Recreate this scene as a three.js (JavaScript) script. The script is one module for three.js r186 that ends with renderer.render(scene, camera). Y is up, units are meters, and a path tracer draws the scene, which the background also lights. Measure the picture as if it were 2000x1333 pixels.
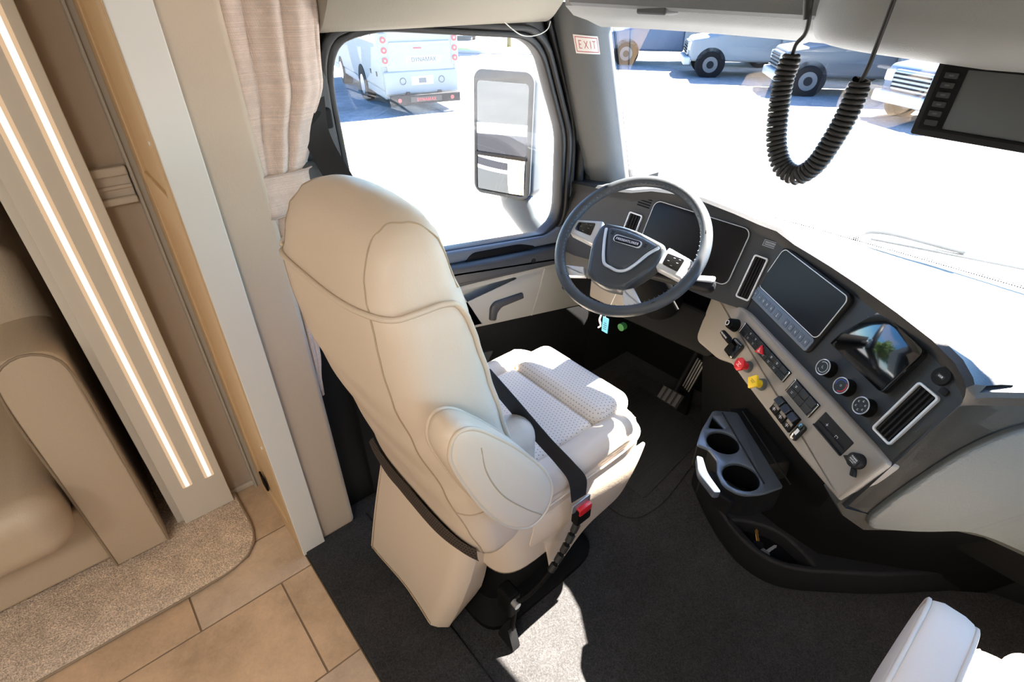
import * as THREE from 'three';
import { RoundedBoxGeometry } from 'three/addons/geometries/RoundedBoxGeometry.js';
import { mergeGeometries, mergeVertices, toCreasedNormals } from 'three/addons/utils/BufferGeometryUtils.js';
import { Sky } from 'three/addons/objects/Sky.js';
import { RectAreaLightUniformsLib } from 'three/addons/lights/RectAreaLightUniformsLib.js';

// ------------------------------------------------------------------ camera, sky, sun, exposure
const scene = new THREE.Scene();
const V = (x, y, z) => new THREE.Vector3(x, y, z);
const camera = new THREE.PerspectiveCamera(65.5, 2000 / 1333, 0.02, 400);
camera.position.set(0, 1.7, 0);
camera.lookAt(-0.6318, 1.7 - 0.5582, -0.5377);
const renderer = new THREE.WebGLRenderer({ antialias: true });
renderer.toneMapping = THREE.LinearToneMapping;
renderer.toneMappingExposure = 1.0;
renderer.shadowMap.enabled = true;
RectAreaLightUniformsLib.init();
const SUN_TRAVEL = V(-0.03, -1, 0.68).normalize();
const sky = new Sky();
sky.name = 'sky';
sky.scale.setScalar(1000);
sky.material.uniforms.sunPosition.value.copy(SUN_TRAVEL).multiplyScalar(-1);
sky.material.uniforms.turbidity.value = 3;
sky.material.uniforms.rayleigh.value = 1.6;
sky.material.uniforms.mieCoefficient.value = 0.004;
sky.material.uniforms.mieDirectionalG.value = 0.8;
scene.add(sky);
scene.environmentIntensity = 0.8;
const sun = new THREE.DirectionalLight(0xfff4e6, 98);
sun.name = 'sun';
sun.position.copy(SUN_TRAVEL).multiplyScalar(-30);
sun.target.position.set(0, 0, 0);
sun.castShadow = true;
sun.shadow.radius = 1;
Object.assign(sun.shadow.camera, { left: -25, right: 25, top: 25, bottom: -25, near: 1, far: 90 });
scene.add(sun, sun.target);

// ------------------------------------------------------------------ helpers
function rng(seed) { let a = seed >>> 0; return () => { a = (a + 0x6d2b79f5) >>> 0; let t = a; t = Math.imul(t ^ (t >>> 15), t | 1); t ^= t + Math.imul(t ^ (t >>> 7), t | 61); return ((t ^ (t >>> 14)) >>> 0) / 4294967296; }; }
const taken = new Map();
function numbered(name) { const n = taken.get(name) || 0; taken.set(name, n + 1); return n ? name + '_' + String(n).padStart(3, '0') : name; }
function flags(o) { o.castShadow = true; o.receiveShadow = true; return o; }
function mesh(name, geo, mat, parent) { const o = flags(new THREE.Mesh(geo, mat)); o.name = name; if (parent) parent.add(o); return o; }
function meta(o, label, category, group) { o.userData.label = label; o.userData.category = category; if (group) o.userData.group = group; return o; }
function thing(name, label, category, group, at = [0, 0, 0]) { const o = new THREE.Group(); o.name = numbered(name); o.position.set(...at); scene.add(o); return meta(o, label, category, group); }
function solo(name, label, category, geo, mat, group) { const o = mesh(numbered(name), geo, mat, scene); return meta(o, label, category, group); }
function struct(name, label, category, geo, mat) { const o = geo ? mesh(numbered(name), geo, mat, scene) : (() => { const g = new THREE.Group(); g.name = numbered(name); scene.add(g); return g; })(); o.userData.kind = 'structure'; return meta(o, label, category); }
const frame = (O, e1, e2, n) => new THREE.Matrix4().makeBasis(e1, e2, n).setPosition(O);
// uv in metres, taken from the face direction
function boxUV(g, s = 1) {
  if (g.index) g = g.toNonIndexed();
  const p = g.attributes.position, n = g.attributes.normal, uv = new Float32Array(p.count * 2);
  for (let t = 0; t < p.count; t += 3) {
    let ax = 0, ay = 0, az = 0;
    for (let k = 0; k < 3; k++) { ax += n.getX(t + k); ay += n.getY(t + k); az += n.getZ(t + k); }
    ax = Math.abs(ax); ay = Math.abs(ay); az = Math.abs(az);
    for (let k = 0; k < 3; k++) {
      const i = t + k, x = p.getX(i), y = p.getY(i), z = p.getZ(i);
      const [a, b] = ay >= ax && ay >= az ? [x, z] : ax >= az ? [z, y] : [x, y];
      uv[i * 2] = a * s; uv[i * 2 + 1] = b * s;
    }
  }
  g.setAttribute('uv', new THREE.BufferAttribute(uv, 2));
  return g;
}
const box = (x0, x1, y0, y1, z0, z1, r = 0) => {
  const w = x1 - x0, h = y1 - y0, d = z1 - z0;
  const g = r ? new RoundedBoxGeometry(w, h, d, 3, Math.min(r, w / 2.01, h / 2.01, d / 2.01)) : new THREE.BoxGeometry(w, h, d);
  g.translate((x0 + x1) / 2, (y0 + y1) / 2, (z0 + z1) / 2);
  return boxUV(g);
};
const poly = (pts) => new THREE.Shape(pts.map((p) => new THREE.Vector2(p[0], p[1])));
function rrect(x0, x1, y0, y1, r, S = THREE.Shape) {
  const s = new S();
  s.moveTo(x0 + r, y0); s.lineTo(x1 - r, y0); s.absarc(x1 - r, y0 + r, r, -Math.PI / 2, 0, false); s.lineTo(x1, y1 - r); s.absarc(x1 - r, y1 - r, r, 0, Math.PI / 2, false);
  s.lineTo(x0 + r, y1); s.absarc(x0 + r, y1 - r, r, Math.PI / 2, Math.PI, false); s.lineTo(x0, y0 + r); s.absarc(x0 + r, y0 + r, r, Math.PI, Math.PI * 1.5, false);
  return s;
}
// polygon with rounded corners; pts [x, y, r]
function rpoly(pts, S = THREE.Shape, r0 = 0.01) {
  const s = new S(), n = pts.length;
  for (let i = 0; i < n; i++) {
    const p = new THREE.Vector2(...pts[i].slice(0, 2)), a = new THREE.Vector2(...pts[(i + n - 1) % n].slice(0, 2)), b = new THREE.Vector2(...pts[(i + 1) % n].slice(0, 2));
    const r = pts[i][2] ?? r0, u = a.clone().sub(p), w = b.clone().sub(p), lu = Math.min(r, u.length() * 0.48), lw = Math.min(r, w.length() * 0.48);
    const q0 = p.clone().add(u.normalize().multiplyScalar(lu)), q1 = p.clone().add(w.normalize().multiplyScalar(lw));
    if (i === 0) s.moveTo(q0.x, q0.y); else s.lineTo(q0.x, q0.y);
    s.quadraticCurveTo(p.x, p.y, q1.x, q1.y);
  }
  s.closePath();
  return s;
}
// extrude a shape from z0 to z1 with a bevel, then map it with a matrix
function ext(shape, z0, z1, bevel = 0.002, m = null, seg = 2, curve = 10) {
  const b = Math.min(bevel, (z1 - z0) / 2.02);
  let g = new THREE.ExtrudeGeometry(shape, { depth: z1 - z0 - 2 * b, bevelEnabled: b > 0, bevelThickness: b, bevelSize: b, bevelOffset: -b, bevelSegments: seg, curveSegments: curve });
  g.translate(0, 0, z0 + b);
  g = toCreasedNormals(g, 0.6);
  if (m) g.applyMatrix4(m);
  return boxUV(g);
}
function tube(pts, r, seg = 0, radial = 8, closed = false) {
  const c = new THREE.CatmullRomCurve3(pts, closed, 'centripetal');
  let g = new THREE.TubeGeometry(c, seg || pts.length * 4, r, radial, closed);
  if (!closed) {
    const ends = [[c.getPointAt(0)], [c.getPointAt(1)]].map(([p]) => new THREE.SphereGeometry(r, 8, 6).translate(p.x, p.y, p.z));
    g = mergeGeometries([g, ...ends]);
  }
  return g;
}
function rod(a, b, r, r2 = r, seg = 16) {
  const d = b.clone().sub(a), g = new THREE.CylinderGeometry(r2, r, d.length(), seg);
  g.applyQuaternion(new THREE.Quaternion().setFromUnitVectors(V(0, 1, 0), d.clone().normalize()));
  const m = a.clone().add(b).multiplyScalar(0.5);
  return g.translate(m.x, m.y, m.z);
}
// grid surface: rows of points
function surface(rows, closeU = false, closeV = false, crease = 0) {
  const nr = rows.length, nc = rows[0].length, pos = [], idx = [], uv = [];
  for (let i = 0; i < nr; i++) for (let j = 0; j < nc; j++) { const p = rows[i][j]; pos.push(p.x, p.y, p.z); uv.push(j / nc, i / nr); }
  for (let i = 0; i < nr - (closeV ? 0 : 1); i++) for (let j = 0; j < nc - (closeU ? 0 : 1); j++) {
    const a = i * nc + j, b = i * nc + ((j + 1) % nc), c = ((i + 1) % nr) * nc + j, d = ((i + 1) % nr) * nc + ((j + 1) % nc);
    idx.push(a, b, c, b, d, c);
  }
  let g = new THREE.BufferGeometry();
  g.setAttribute('position', new THREE.Float32BufferAttribute(pos, 3)); g.setAttribute('uv', new THREE.Float32BufferAttribute(uv, 2)); g.setIndex(idx);
  g.computeVertexNormals();
  if (crease) g = toCreasedNormals(g, crease);
  return boxUV(g);
}
// closed rings with caps
function loft(rings, crease = 0) {
  const nc = rings[0].length, pos = [], idx = [];
  for (const r of rings) for (const p of r) pos.push(p.x, p.y, p.z);
  const nr = rings.length;
  for (let i = 0; i < nr - 1; i++) for (let j = 0; j < nc; j++) { const a = i * nc + j, b = i * nc + ((j + 1) % nc), c = a + nc, d = b + nc; idx.push(a, b, c, b, d, c); }
  for (const [row, flip] of [[0, true], [nr - 1, false]]) {
    const m = rings[row].reduce((s, p) => s.add(p), V(0, 0, 0)).divideScalar(nc), k = pos.length / 3; pos.push(m.x, m.y, m.z);
    for (let j = 0; j < nc; j++) { const a = row * nc + j, b = row * nc + ((j + 1) % nc); flip ? idx.push(k, b, a) : idx.push(k, a, b); }
  }
  let g = new THREE.BufferGeometry();
  g.setAttribute('position', new THREE.Float32BufferAttribute(pos, 3)); g.setIndex(idx);
  g.computeVertexNormals();
  if (crease) g = toCreasedNormals(g, crease);
  return boxUV(g);
}
const lerpTable = (T, y) => { // rows [key, ...values]
  if (y <= T[0][0]) return T[0].slice(1);
  for (let i = 1; i < T.length; i++) if (y <= T[i][0]) { const k = (y - T[i - 1][0]) / (T[i][0] - T[i - 1][0]), s = k * k * (3 - 2 * k) * 0.5 + k * 0.5; return T[i].slice(1).map((v, n) => T[i - 1][n + 1] + (v - T[i - 1][n + 1]) * s); }
  return T[T.length - 1].slice(1);
};
const spow = (c, p) => Math.sign(c) * Math.pow(Math.abs(c), p);
const clean = (list) => mergeGeometries(list.map((g) => { g = g.index ? g.toNonIndexed() : g; for (const k of Object.keys(g.attributes)) if (!['position', 'normal', 'uv'].includes(k)) g.deleteAttribute(k); return g; }));

// ------------------------------------------------------------------ textures and materials
function noiseGrid(N, cells, seed) {
  const r = rng(seed), L = Array.from({ length: cells * cells }, () => r()), out = new Float32Array(N * N);
  for (let y = 0; y < N; y++) for (let x = 0; x < N; x++) {
    const fx = (x / N) * cells, fy = (y / N) * cells, ix = Math.floor(fx), iy = Math.floor(fy), tx = fx - ix, ty = fy - iy, sx = tx * tx * (3 - 2 * tx), sy = ty * ty * (3 - 2 * ty);
    const g = (a, b) => L[((b + cells) % cells) * cells + ((a + cells) % cells)];
    out[y * N + x] = (g(ix, iy) * (1 - sx) + g(ix + 1, iy) * sx) * (1 - sy) + (g(ix, iy + 1) * (1 - sx) + g(ix + 1, iy + 1) * sx) * sy;
  }
  return out;
}
function layered(N, list, seed) { const out = new Float32Array(N * N); let s = 0; list.forEach(([c, w], k) => { const g = noiseGrid(N, c, seed + k * 17); s += w; for (let i = 0; i < out.length; i++) out[i] += g[i] * w; }); for (let i = 0; i < out.length; i++) out[i] /= s; return out; }
function dataTex(N, fn, srgb, metres) {
  const d = new Uint8Array(N * N * 4);
  for (let y = 0; y < N; y++) for (let x = 0; x < N; x++) { const c = fn(x, y, y * N + x), i = (y * N + x) * 4; d[i] = c[0]; d[i + 1] = c[1]; d[i + 2] = c[2]; d[i + 3] = 255; }
  const t = new THREE.DataTexture(d, N, N);
  t.magFilter = THREE.LinearFilter; t.minFilter = THREE.LinearMipmapLinearFilter; t.generateMipmaps = true; t.wrapS = t.wrapT = THREE.RepeatWrapping;
  if (srgb) t.colorSpace = THREE.SRGBColorSpace;
  t.repeat.set(1 / metres, 1 / metres); t.needsUpdate = true;
  return t;
}
const grey = (v) => [v, v, v];
const nFine = layered(256, [[128, 1], [64, 0.8], [32, 0.4]], 3);
const nMid = layered(256, [[8, 1], [20, 0.6], [48, 0.35]], 11);
const texGrain = dataTex(256, (x, y, i) => grey(nFine[i] * 255), false, 0.12);
const texLeather = dataTex(256, (x, y, i) => grey((nMid[i] * 0.5 + nFine[i] * 0.5) * 255), false, 0.16);
function tint(rgb, field, amp) { return (x, y, i) => rgb.map((c) => Math.max(0, Math.min(255, c * (1 + (field[i] - 0.5) * amp)))); }
const texCarpet = dataTex(256, (() => { const n = layered(256, [[128, 1], [90, 1]], 21), m = layered(256, [[6, 1], [14, 0.6]], 22); return (x, y, i) => { const k = 1 + (n[i] - 0.5) * 0.6 + (m[i] - 0.5) * 0.2; return [208 * k, 189 * k, 169 * k].map((v) => Math.min(255, v)); }; })(), true, 0.26);
const texBlackCarpet = dataTex(256, (() => { const n = layered(256, [[128, 1], [110, 1]], 31), m = layered(256, [[5, 1], [12, 0.6]], 32), r = rng(5); return (x, y, i) => { let k = 1 + (n[i] - 0.5) * 0.9 + (m[i] - 0.5) * 0.25; if (r() > 0.9985) k *= 2.2; return [42 * k, 42 * k, 43 * k].map((v) => Math.min(255, v)); }; })(), true, 0.3);
const texTile = dataTex(512, (() => { const n = layered(512, [[5, 1], [11, 0.7], [27, 0.5], [70, 0.3]], 41), f = layered(512, [[256, 1], [128, 0.6]], 43); return (x, y, i) => { const k = 1 + (n[i] - 0.5) * 0.34 + (f[i] - 0.5) * 0.07; return [196 * k, 174 * k, 150 * k].map((v) => Math.min(255, v)); }; })(), true, 0.9);
const texLinen = dataTex(512, (() => { const r = rng(77), row = Array.from({ length: 512 }, () => r()), slub = Array.from({ length: 512 }, () => (r() > 0.93 ? r() : 0)), n = layered(512, [[24, 1], [90, 0.6]], 78); return (x, y, i) => { const s = slub[y] * (n[(i + y * 37) % n.length] > 0.5 ? 1 : 0.2); const k = 0.94 + 0.07 * Math.sin(x * Math.PI / 2) + 0.05 * Math.sin(y * Math.PI / 2) + (row[y] - 0.5) * 0.07 + s * 0.14 + (n[i] - 0.5) * 0.08; return [224 * k, 206 * k, 194 * k].map((v) => Math.min(255, v)); }; })(), true, 0.3);
const texPerf = dataTex(256, (x, y) => { const c = 256 / 8, ox = Math.floor(y / c) % 2 ? c / 2 : 0, dx = ((x + ox) % c) - c / 2, dy = (y % c) - c / 2, d = Math.hypot(dx, dy); return d < c * 0.14 ? [142, 130, 117] : [226, 216, 203]; }, true, 0.088);
const texPave = dataTex(512, (() => { const n = layered(512, [[6, 1], [30, 0.6], [170, 0.8]], 51); return (x, y, i) => grey(122 * (1 + (n[i] - 0.5) * 0.5)); })(), true, 6);
const texGrass = dataTex(256, (() => { const n = layered(256, [[100, 1], [30, 0.6]], 61); return (x, y, i) => { const k = 1 + (n[i] - 0.5) * 0.9; return [120 * k, 150 * k, 62 * k].map((v) => Math.min(255, v)); }; })(), true, 1.2);
const texMesh = dataTex(128, (x, y) => { const c = 16, ox = Math.floor(y / c) % 2 ? c / 2 : 0, d = Math.hypot(((x + ox) % c) - c / 2, (y % c) - c / 2); return d < 5.6 ? [16, 14, 13] : [74, 62, 54]; }, true, 0.06);
const texRibs = dataTex(64, (x) => grey(x % 16 < 8 ? 255 : 0), false, 0.06);
const texPlasticTint = (rgb) => dataTex(256, tint(rgb, nFine, 0.22), true, 0.1);

function mat(color, roughness = 0.6, o = {}) {
  const { metal = 0, bump, bumpScale = 0.0006, map, ...rest } = o;
  const m = new THREE.MeshPhysicalMaterial({ color, roughness, metalness: metal, side: THREE.DoubleSide, ...rest });
  if (bump) { m.bumpMap = bump; m.bumpScale = bumpScale; }
  if (map) { m.map = map; }
  return m;
}
const M = {
  leather: mat('#d8c8b5', 0.5, { bump: texLeather, bumpScale: 0.0004 }),
  leatherPiping: mat('#d3c3af', 0.5),
  leatherSeam: mat('#b09d84', 0.7),
  perf: mat('#ffffff', 0.55, { map: texPerf }),
  sofa: mat('#bcab94', 0.48, { bump: texLeather, bumpScale: 0.0009 }),
  sofaPipe: mat('#8d7d68', 0.5),
  dash: mat('#25282b', 0.52, { specularIntensity: 1, bump: texGrain, bumpScale: 0.0003 }),
  dashDark: mat('#161719', 0.65, { specularIntensity: 0.5, bump: texGrain, bumpScale: 0.0003 }),
  dashBlack: mat('#0b0c0d', 0.7, { specularIntensity: 0.3 }),
  gloss: mat('#0b0c0e', 0.08, { clearcoat: 0.6, clearcoatRoughness: 0.05 }),
  screen: mat('#131213', 0.4, { specularIntensity: 0.4 }),
  satin: mat('#d3d6da', 0.38, { metal: 0.3 }),
  silver: mat('#b9bec4', 0.3, { metal: 0.75 }),
  chrome: mat('#d5d8db', 0.12, { metal: 1 }),
  taupePlastic: mat('#88837c', 0.6, { bump: texGrain, bumpScale: 0.0003 }),
  greyPlastic: mat('#555b5c', 0.6, { bump: texGrain, bumpScale: 0.0004 }),
  doorGrey: mat('#9a9d9b', 0.62, { bump: texGrain, bumpScale: 0.0003 }),
  doorDark: mat('#3c4046', 0.5, { bump: texGrain, bumpScale: 0.0003 }),
  pillarGrey: mat('#5d6265', 0.6, { bump: texGrain, bumpScale: 0.0004 }),
  headliner: mat('#9c988d', 0.85, { bump: texGrain, bumpScale: 0.0004 }),
  overhead: mat('#8f9292', 0.7, { bump: texGrain, bumpScale: 0.0004 }),
  overheadDark: mat('#4a4d4f', 0.65),
  rubber: mat('#17181a', 0.5),
  whiteTrim: mat('#dddeda', 0.45),
  column: mat('#d2ccc0', 0.4),
  vinyl: mat('#c3b5a3', 0.62, { bump: texLeather, bumpScale: 0.0005 }),
  taupeWall: mat('#ab9c8c', 0.75, { bump: texGrain, bumpScale: 0.0003 }),
  coachWhite: mat('#dcd8d0', 0.8),
  flange: mat('#aaa59b', 0.4),
  wood: mat('#c4a984', 0.45),
  moulding: mat('#bdb4a8', 0.5),
  carpet: mat('#ffffff', 1, { map: texCarpet, bump: texCarpet, bumpScale: 0.004 }),
  carpetEdge: mat('#93836f', 0.9),
  blackCarpet: mat('#ffffff', 1, { map: texBlackCarpet, bump: texBlackCarpet, bumpScale: 0.003 }),
  matRubber: mat('#242526', 0.75, { bump: texRibs, bumpScale: 0.002 }),
  grout: mat('#8a7763', 0.9),
  tiles: [0xffffff, 0xf4efe8, 0xfff6ea].map((c) => mat(c, 0.42, { map: texTile })),
  linen: mat('#ffffff', 0.95, { map: texLinen, bump: texLinen, bumpScale: 0.0012 }),
  belt: mat('#16171b', 0.6),
  mesh: mat('#ffffff', 0.8, { map: texMesh }),
  red: mat('#c3202a', 0.35),
  yellow: mat('#e3c01c', 0.4),
  white: mat('#e8e8e6', 0.5),
  glass: mat('#ffffff', 0, { transmission: 1, thickness: 0, ior: 1.5 }),
  tinted: mat('#2c3238', 0.08),
  pave: mat('#ffffff', 0.95, { map: texPave }),
  kerb: mat('#b5b1a8', 0.9),
  grass: mat('#ffffff', 1, { map: texGrass }),
  mirror: mat('#dfe3e6', 0.015, { metal: 1 }),
  bark: mat('#5a4636', 0.95),
  leaf: mat('#4f6a33', 0.8),
  rvWhite: mat('#7b8388', 0.6, { specularIntensity: 0.4 }),
  rvGrey: mat('#4c5257', 0.45),
  rvDark: mat('#1f2124', 0.8, { specularIntensity: 0.25 }),
  rvBlue: mat('#485a70', 0.4),
  tyre: mat('#1a1a1b', 0.95, { specularIntensity: 0.3 }),
  hood: mat('#cfd2d3', 0.35),
  wiper: mat('#82888c', 0.5),
  brass: mat('#c99b54', 0.3, { metal: 0.9 }),
  stitch: mat('#787e84', 0.7),
  wheelLeather: mat('#3d4247', 0.38, { bump: texGrain, bumpScale: 0.0002 }),
};
function label(w, h, draw, opts = {}) {
  const c = document.createElement('canvas'); c.width = w; c.height = h;
  const g = c.getContext('2d'); draw(g, w, h);
  const t = new THREE.CanvasTexture(c); t.colorSpace = THREE.SRGBColorSpace; t.anisotropy = 4;
  return mat('#ffffff', opts.rough ?? 0.5, { map: t });
}
// a thin printed sheet on a frame; u0..u1, v0..v1, height n
function sheet(u0, u1, v0, v1, n, m) {
  const g = new THREE.PlaneGeometry(u1 - u0, v1 - v0); g.translate((u0 + u1) / 2, (v0 + v1) / 2, n); g.applyMatrix4(m); return g;
}

// ------------------------------------------------------------------ the coach: floor, walls, ceiling
{
  const floor = struct('floor', 'beige stone-look tile floor of the living area', 'floor', box(-2.75, 1.2, -0.08, -0.004, -0.183, 3.25), M.grout);
  const W = 0.374, L = 0.762, gap = 0.0028, r = rng(9);
  const rows = [[-0.933, 0.5], [-0.559, 0.94], [-1.307, -0.076 + 0], [-1.681, 0.178]];
  const tile = (x0, x1, z0, z1) => mesh('tile', box(x0 + gap, x1 - gap, -0.004, 0, z0 + gap, z1 - gap, 0.0012), M.tiles[Math.floor(r() * 3)], floor);
  // rows run front to back; each is staggered by a third
  const lay = (x0, x1, joint) => { for (let z = joint - L * 2; z < 1.4; z += L) { const a = Math.max(z, -0.183), b = Math.min(z + L, 1.5); if (b - a > 0.02) tile(x0, x1, a, b); } };
  lay(-0.933, -0.559, 0.178 - L * 0.33 - 0.25);
  lay(-1.307, -0.933, -0.076);
  lay(-1.53, -1.307, 0.178);
  lay(-1.82, -1.53, 0.178);
  lay(-0.559, -0.185, 0.4); lay(-0.185, 0.189, 0.15); lay(0.189, 0.563, -0.1); lay(0.563, 0.937, 0.3);
  struct('floor', 'black carpeted floor of the driving cab', 'floor', box(-1.5, 1.1, -0.08, 0, -2.12, -0.183), M.blackCarpet);
  // raised carpet sill strip between cab and living area
  struct('trim_1', 'black carpet sill strip between tiles and driver seat', 'trim', box(-1.374, 0.95, 0, 0.014, -0.43, -0.186, 0.006), M.blackCarpet);

  struct('ceiling', 'off-white ceiling panel over the living area', 'ceiling', box(-2.7, 1.2, 2.12, 2.2, -0.3, 3.25), M.coachWhite);
  struct('ceiling', 'padded grey headliner over the driving cab', 'ceiling', box(-1.56, 1.06, 1.76, 1.84, -1.66, -0.22), M.headliner);
  struct('wall_front', 'beige panel above the cab opening', 'wall', box(-1.6, 1.2, 1.74, 2.14, -0.34, -0.25), M.vinyl);
  struct('wall_right', 'cream side wall of the living area', 'wall', box(1.1, 1.2, -0.05, 2.14, -0.3, 3.25), M.coachWhite);
  struct('wall_back', 'cream rear wall of the living area', 'wall', box(-2.75, 1.2, -0.05, 2.14, 3.17, 3.25), M.coachWhite);
  struct('wall_right', 'beige bulkhead beside the passenger door', 'wall', box(0.96, 1.2, -0.05, 2.14, -0.4, -0.26), M.vinyl);
  struct('wall_left', 'outer wall of the slide-out behind the sofa', 'wall', box(-2.78, -2.7, -0.05, 2.16, -0.06, 3.25), M.taupeWall);
  struct('wall_left', 'slide-out end wall behind the sofa', 'wall', box(-2.7, -1.845, -0.05, 2.16, -0.055, -0.012), M.taupeWall);
  struct('wall_left', 'taupe strip of wall between lit column and white post', 'wall', box(-1.9, -1.818, -0.05, 2.16, -0.19, -0.055), M.taupeWall);
  struct('baseboard_left', 'white baseboard under the taupe wall strip', 'baseboard', box(-1.818, -1.806, 0, 0.022, -0.16, -0.05, 0.003), M.moulding);
  // grey slide-out flange
  const fl = struct('trim_2', 'grey vertical flange strip along the taupe wall', 'trim');
  mesh('flange', box(-1.82, -1.792, 0, 2.12, -0.178, -0.15, 0.003), M.flange, fl);
  mesh('flange_lip', box(-1.815, -1.785, 0, 2.12, -0.158, -0.151, 0.002), M.flange, fl);
  // moulding stub between column and flange
  const mo = struct('trim_3', 'stepped cream moulding stub between column and flange', 'trim');
  mesh('fascia', box(-1.819, -1.803, 1.2, 1.29, -0.147, -0.05, 0.003), M.moulding, mo);
  mesh('bead', box(-1.819, -1.79, 1.268, 1.292, -0.147, -0.05, 0.005), M.moulding, mo);
  mesh('bead', box(-1.819, -1.796, 1.232, 1.243, -0.147, -0.05, 0.004), M.moulding, mo);
  mesh('bead', box(-1.819, -1.788, 1.192, 1.212, -0.147, -0.05, 0.005), M.moulding, mo);
}
// lit column: panel with two LED strips
{
  const t = thing('light_column', 'tall cream column panel with two glowing vertical light strips', 'light column', null, [-1.78, 0.016, 0.025]);
  const b = (x0, x1, y0, y1, z0, z1, r) => box(x0, x1, y0, y1, z0, z1, r).translate(1.78, -0.016, -0.025);
  mesh('panel', b(-1.792, -1.76, 0.016, 2.11, -0.064, 0.11, 0.003), M.column, t);
  mesh('side_trim', b(-1.84, -1.782, 0.016, 2.11, 0.105, 0.132, 0.004), M.column, t);
  mesh('back_box', b(-1.845, -1.79, 0.016, 2.11, -0.05, 0.11, 0.002), M.column, t);
  const glowOuter = mat('#f3dcc0', 0.6, { emissive: new THREE.Color(1.0, 0.68, 0.42), emissiveIntensity: 0.75 });
  const glowCore = mat('#fff5e6', 0.6, { emissive: new THREE.Color(1.0, 0.86, 0.64), emissiveIntensity: 1.7 });
  for (const [zc, top] of [[-0.0225, 2.0], [0.0515, 2.0]]) {
    const half = (w, h) => { const s = new THREE.Shape(); s.moveTo(-w, 0); for (let k = 0; k <= 12; k++) { const a = Math.PI - (k / 12) * Math.PI; s.lineTo(Math.cos(a) * w, Math.sin(a) * h); } s.closePath(); return s; };
    const m = frame(V(-1.7602 + 1.78, 0.184 - 0.016, zc - 0.025), V(0, 0, -1), V(1, 0, 0), V(0, 1, 0));
    const s = mesh('light_strip', ext(half(0.0165, 0.0055), 0, top - 0.184, 0.0008, m), glowOuter, t);
    s.userData.label = 'warm glowing light strip';
    mesh('led_core', ext(half(0.0105, 0.0066), 0.004, top - 0.19, 0.0008, m), glowCore, s);
    const L = new THREE.RectAreaLight(0xffd9a8, 2.2, 0.03, 1.8);
    L.position.set(-1.7535 + 1.78, 1.09 - 0.016, zc - 0.025); L.lookAt(L.position.x + 5, L.position.y, L.position.z); L.name = 'light_strip_lamp';
    L.castShadow = true; t.add(L);
    L.lookAt(5, 1.09, zc);
  }
}
// white corner post with panelled amber side and beige vinyl return
{
  const p = struct('trim_4', 'white corner post with panelled wooden side at the cab opening', 'trim');
  mesh('post', box(-1.42, -1.354, 0, 2.12, -0.257, -0.176, 0.003), M.whiteTrim, p);
  mesh('side_board', box(-1.8, -1.36, 0, 2.12, -0.2, -0.181), M.wood, p);
  mesh('stile', box(-1.42, -1.358, 0, 2.12, -0.185, -0.172, 0.003), M.wood, p);
  mesh('stile', box(-1.785, -1.7, 0, 2.12, -0.185, -0.172, 0.003), M.wood, p);
  for (const [y0, y1] of [[0, 0.1], [1.19, 1.29]]) mesh('rail', box(-1.72, -1.4, y0, y1, -0.185, -0.173, 0.003), M.wood, p);
  for (const y of [1.42, 0.52]) mesh('cover_button', new THREE.CylinderGeometry(0.005, 0.005, 0.003, 12).rotateX(Math.PI / 2).translate(-1.385, y, -0.171), M.white, p);
  mesh('outlet', box(-1.68, -1.63, 0.1, 0.17, -0.176, -0.169, 0.003), M.dashBlack, p);
  const b = struct('wall_front', 'beige vinyl-wrapped end of the bulkhead beside the curtain', 'wall');
  mesh('vinyl_panel', box(-1.62, -1.372, 0, 2.12, -0.385, -0.25, 0.018), M.vinyl, b);
}
// carpet on the slide-out floor
{
  const s = rpoly([[-2.69, 0.0, 0.001], [-1.462, 0.0, 0.001], [-1.462, -1.6, 0.12], [-2.69, -1.6, 0.001]].map(([x, z, r], i) => [x, [3.1, 3.1, 0.07, 0.07][i], i === 2 ? 0.14 : 0.002]));
  const c = [[-2.69, -3.1], [-1.455, -3.1], [-1.455, 0.075, 0.16], [-2.69, 0.075]].map((q) => [q[0], q[1], q[2] ?? 0.002]);
  const m = frame(V(0, 0, 0), V(1, 0, 0), V(0, 0, -1), V(0, 1, 0));
  const t = thing('carpet', 'speckled beige carpet with rounded bound corner under the sofa', 'carpet');
  mesh('pile', ext(rpoly(c), 0.0005, 0.016, 0.004, m, 2, 14), M.carpet, t);
  const e = [V(-1.4535, 0.008, 3.0), V(-1.4535, 0.008, 1.5), V(-1.4535, 0.008, 0.4), V(-1.4535, 0.008, 0.1), V(-1.4625, 0.008, 0.03), V(-1.485, 0.008, -0.028), V(-1.53, 0.008, -0.062), V(-1.61, 0.008, -0.0765), V(-1.7, 0.008, -0.0765), V(-1.8, 0.008, -0.0765)];
  mesh('bound_edge', tube(e, 0.0045, 60, 6), M.carpetEdge, t);
}
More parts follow.
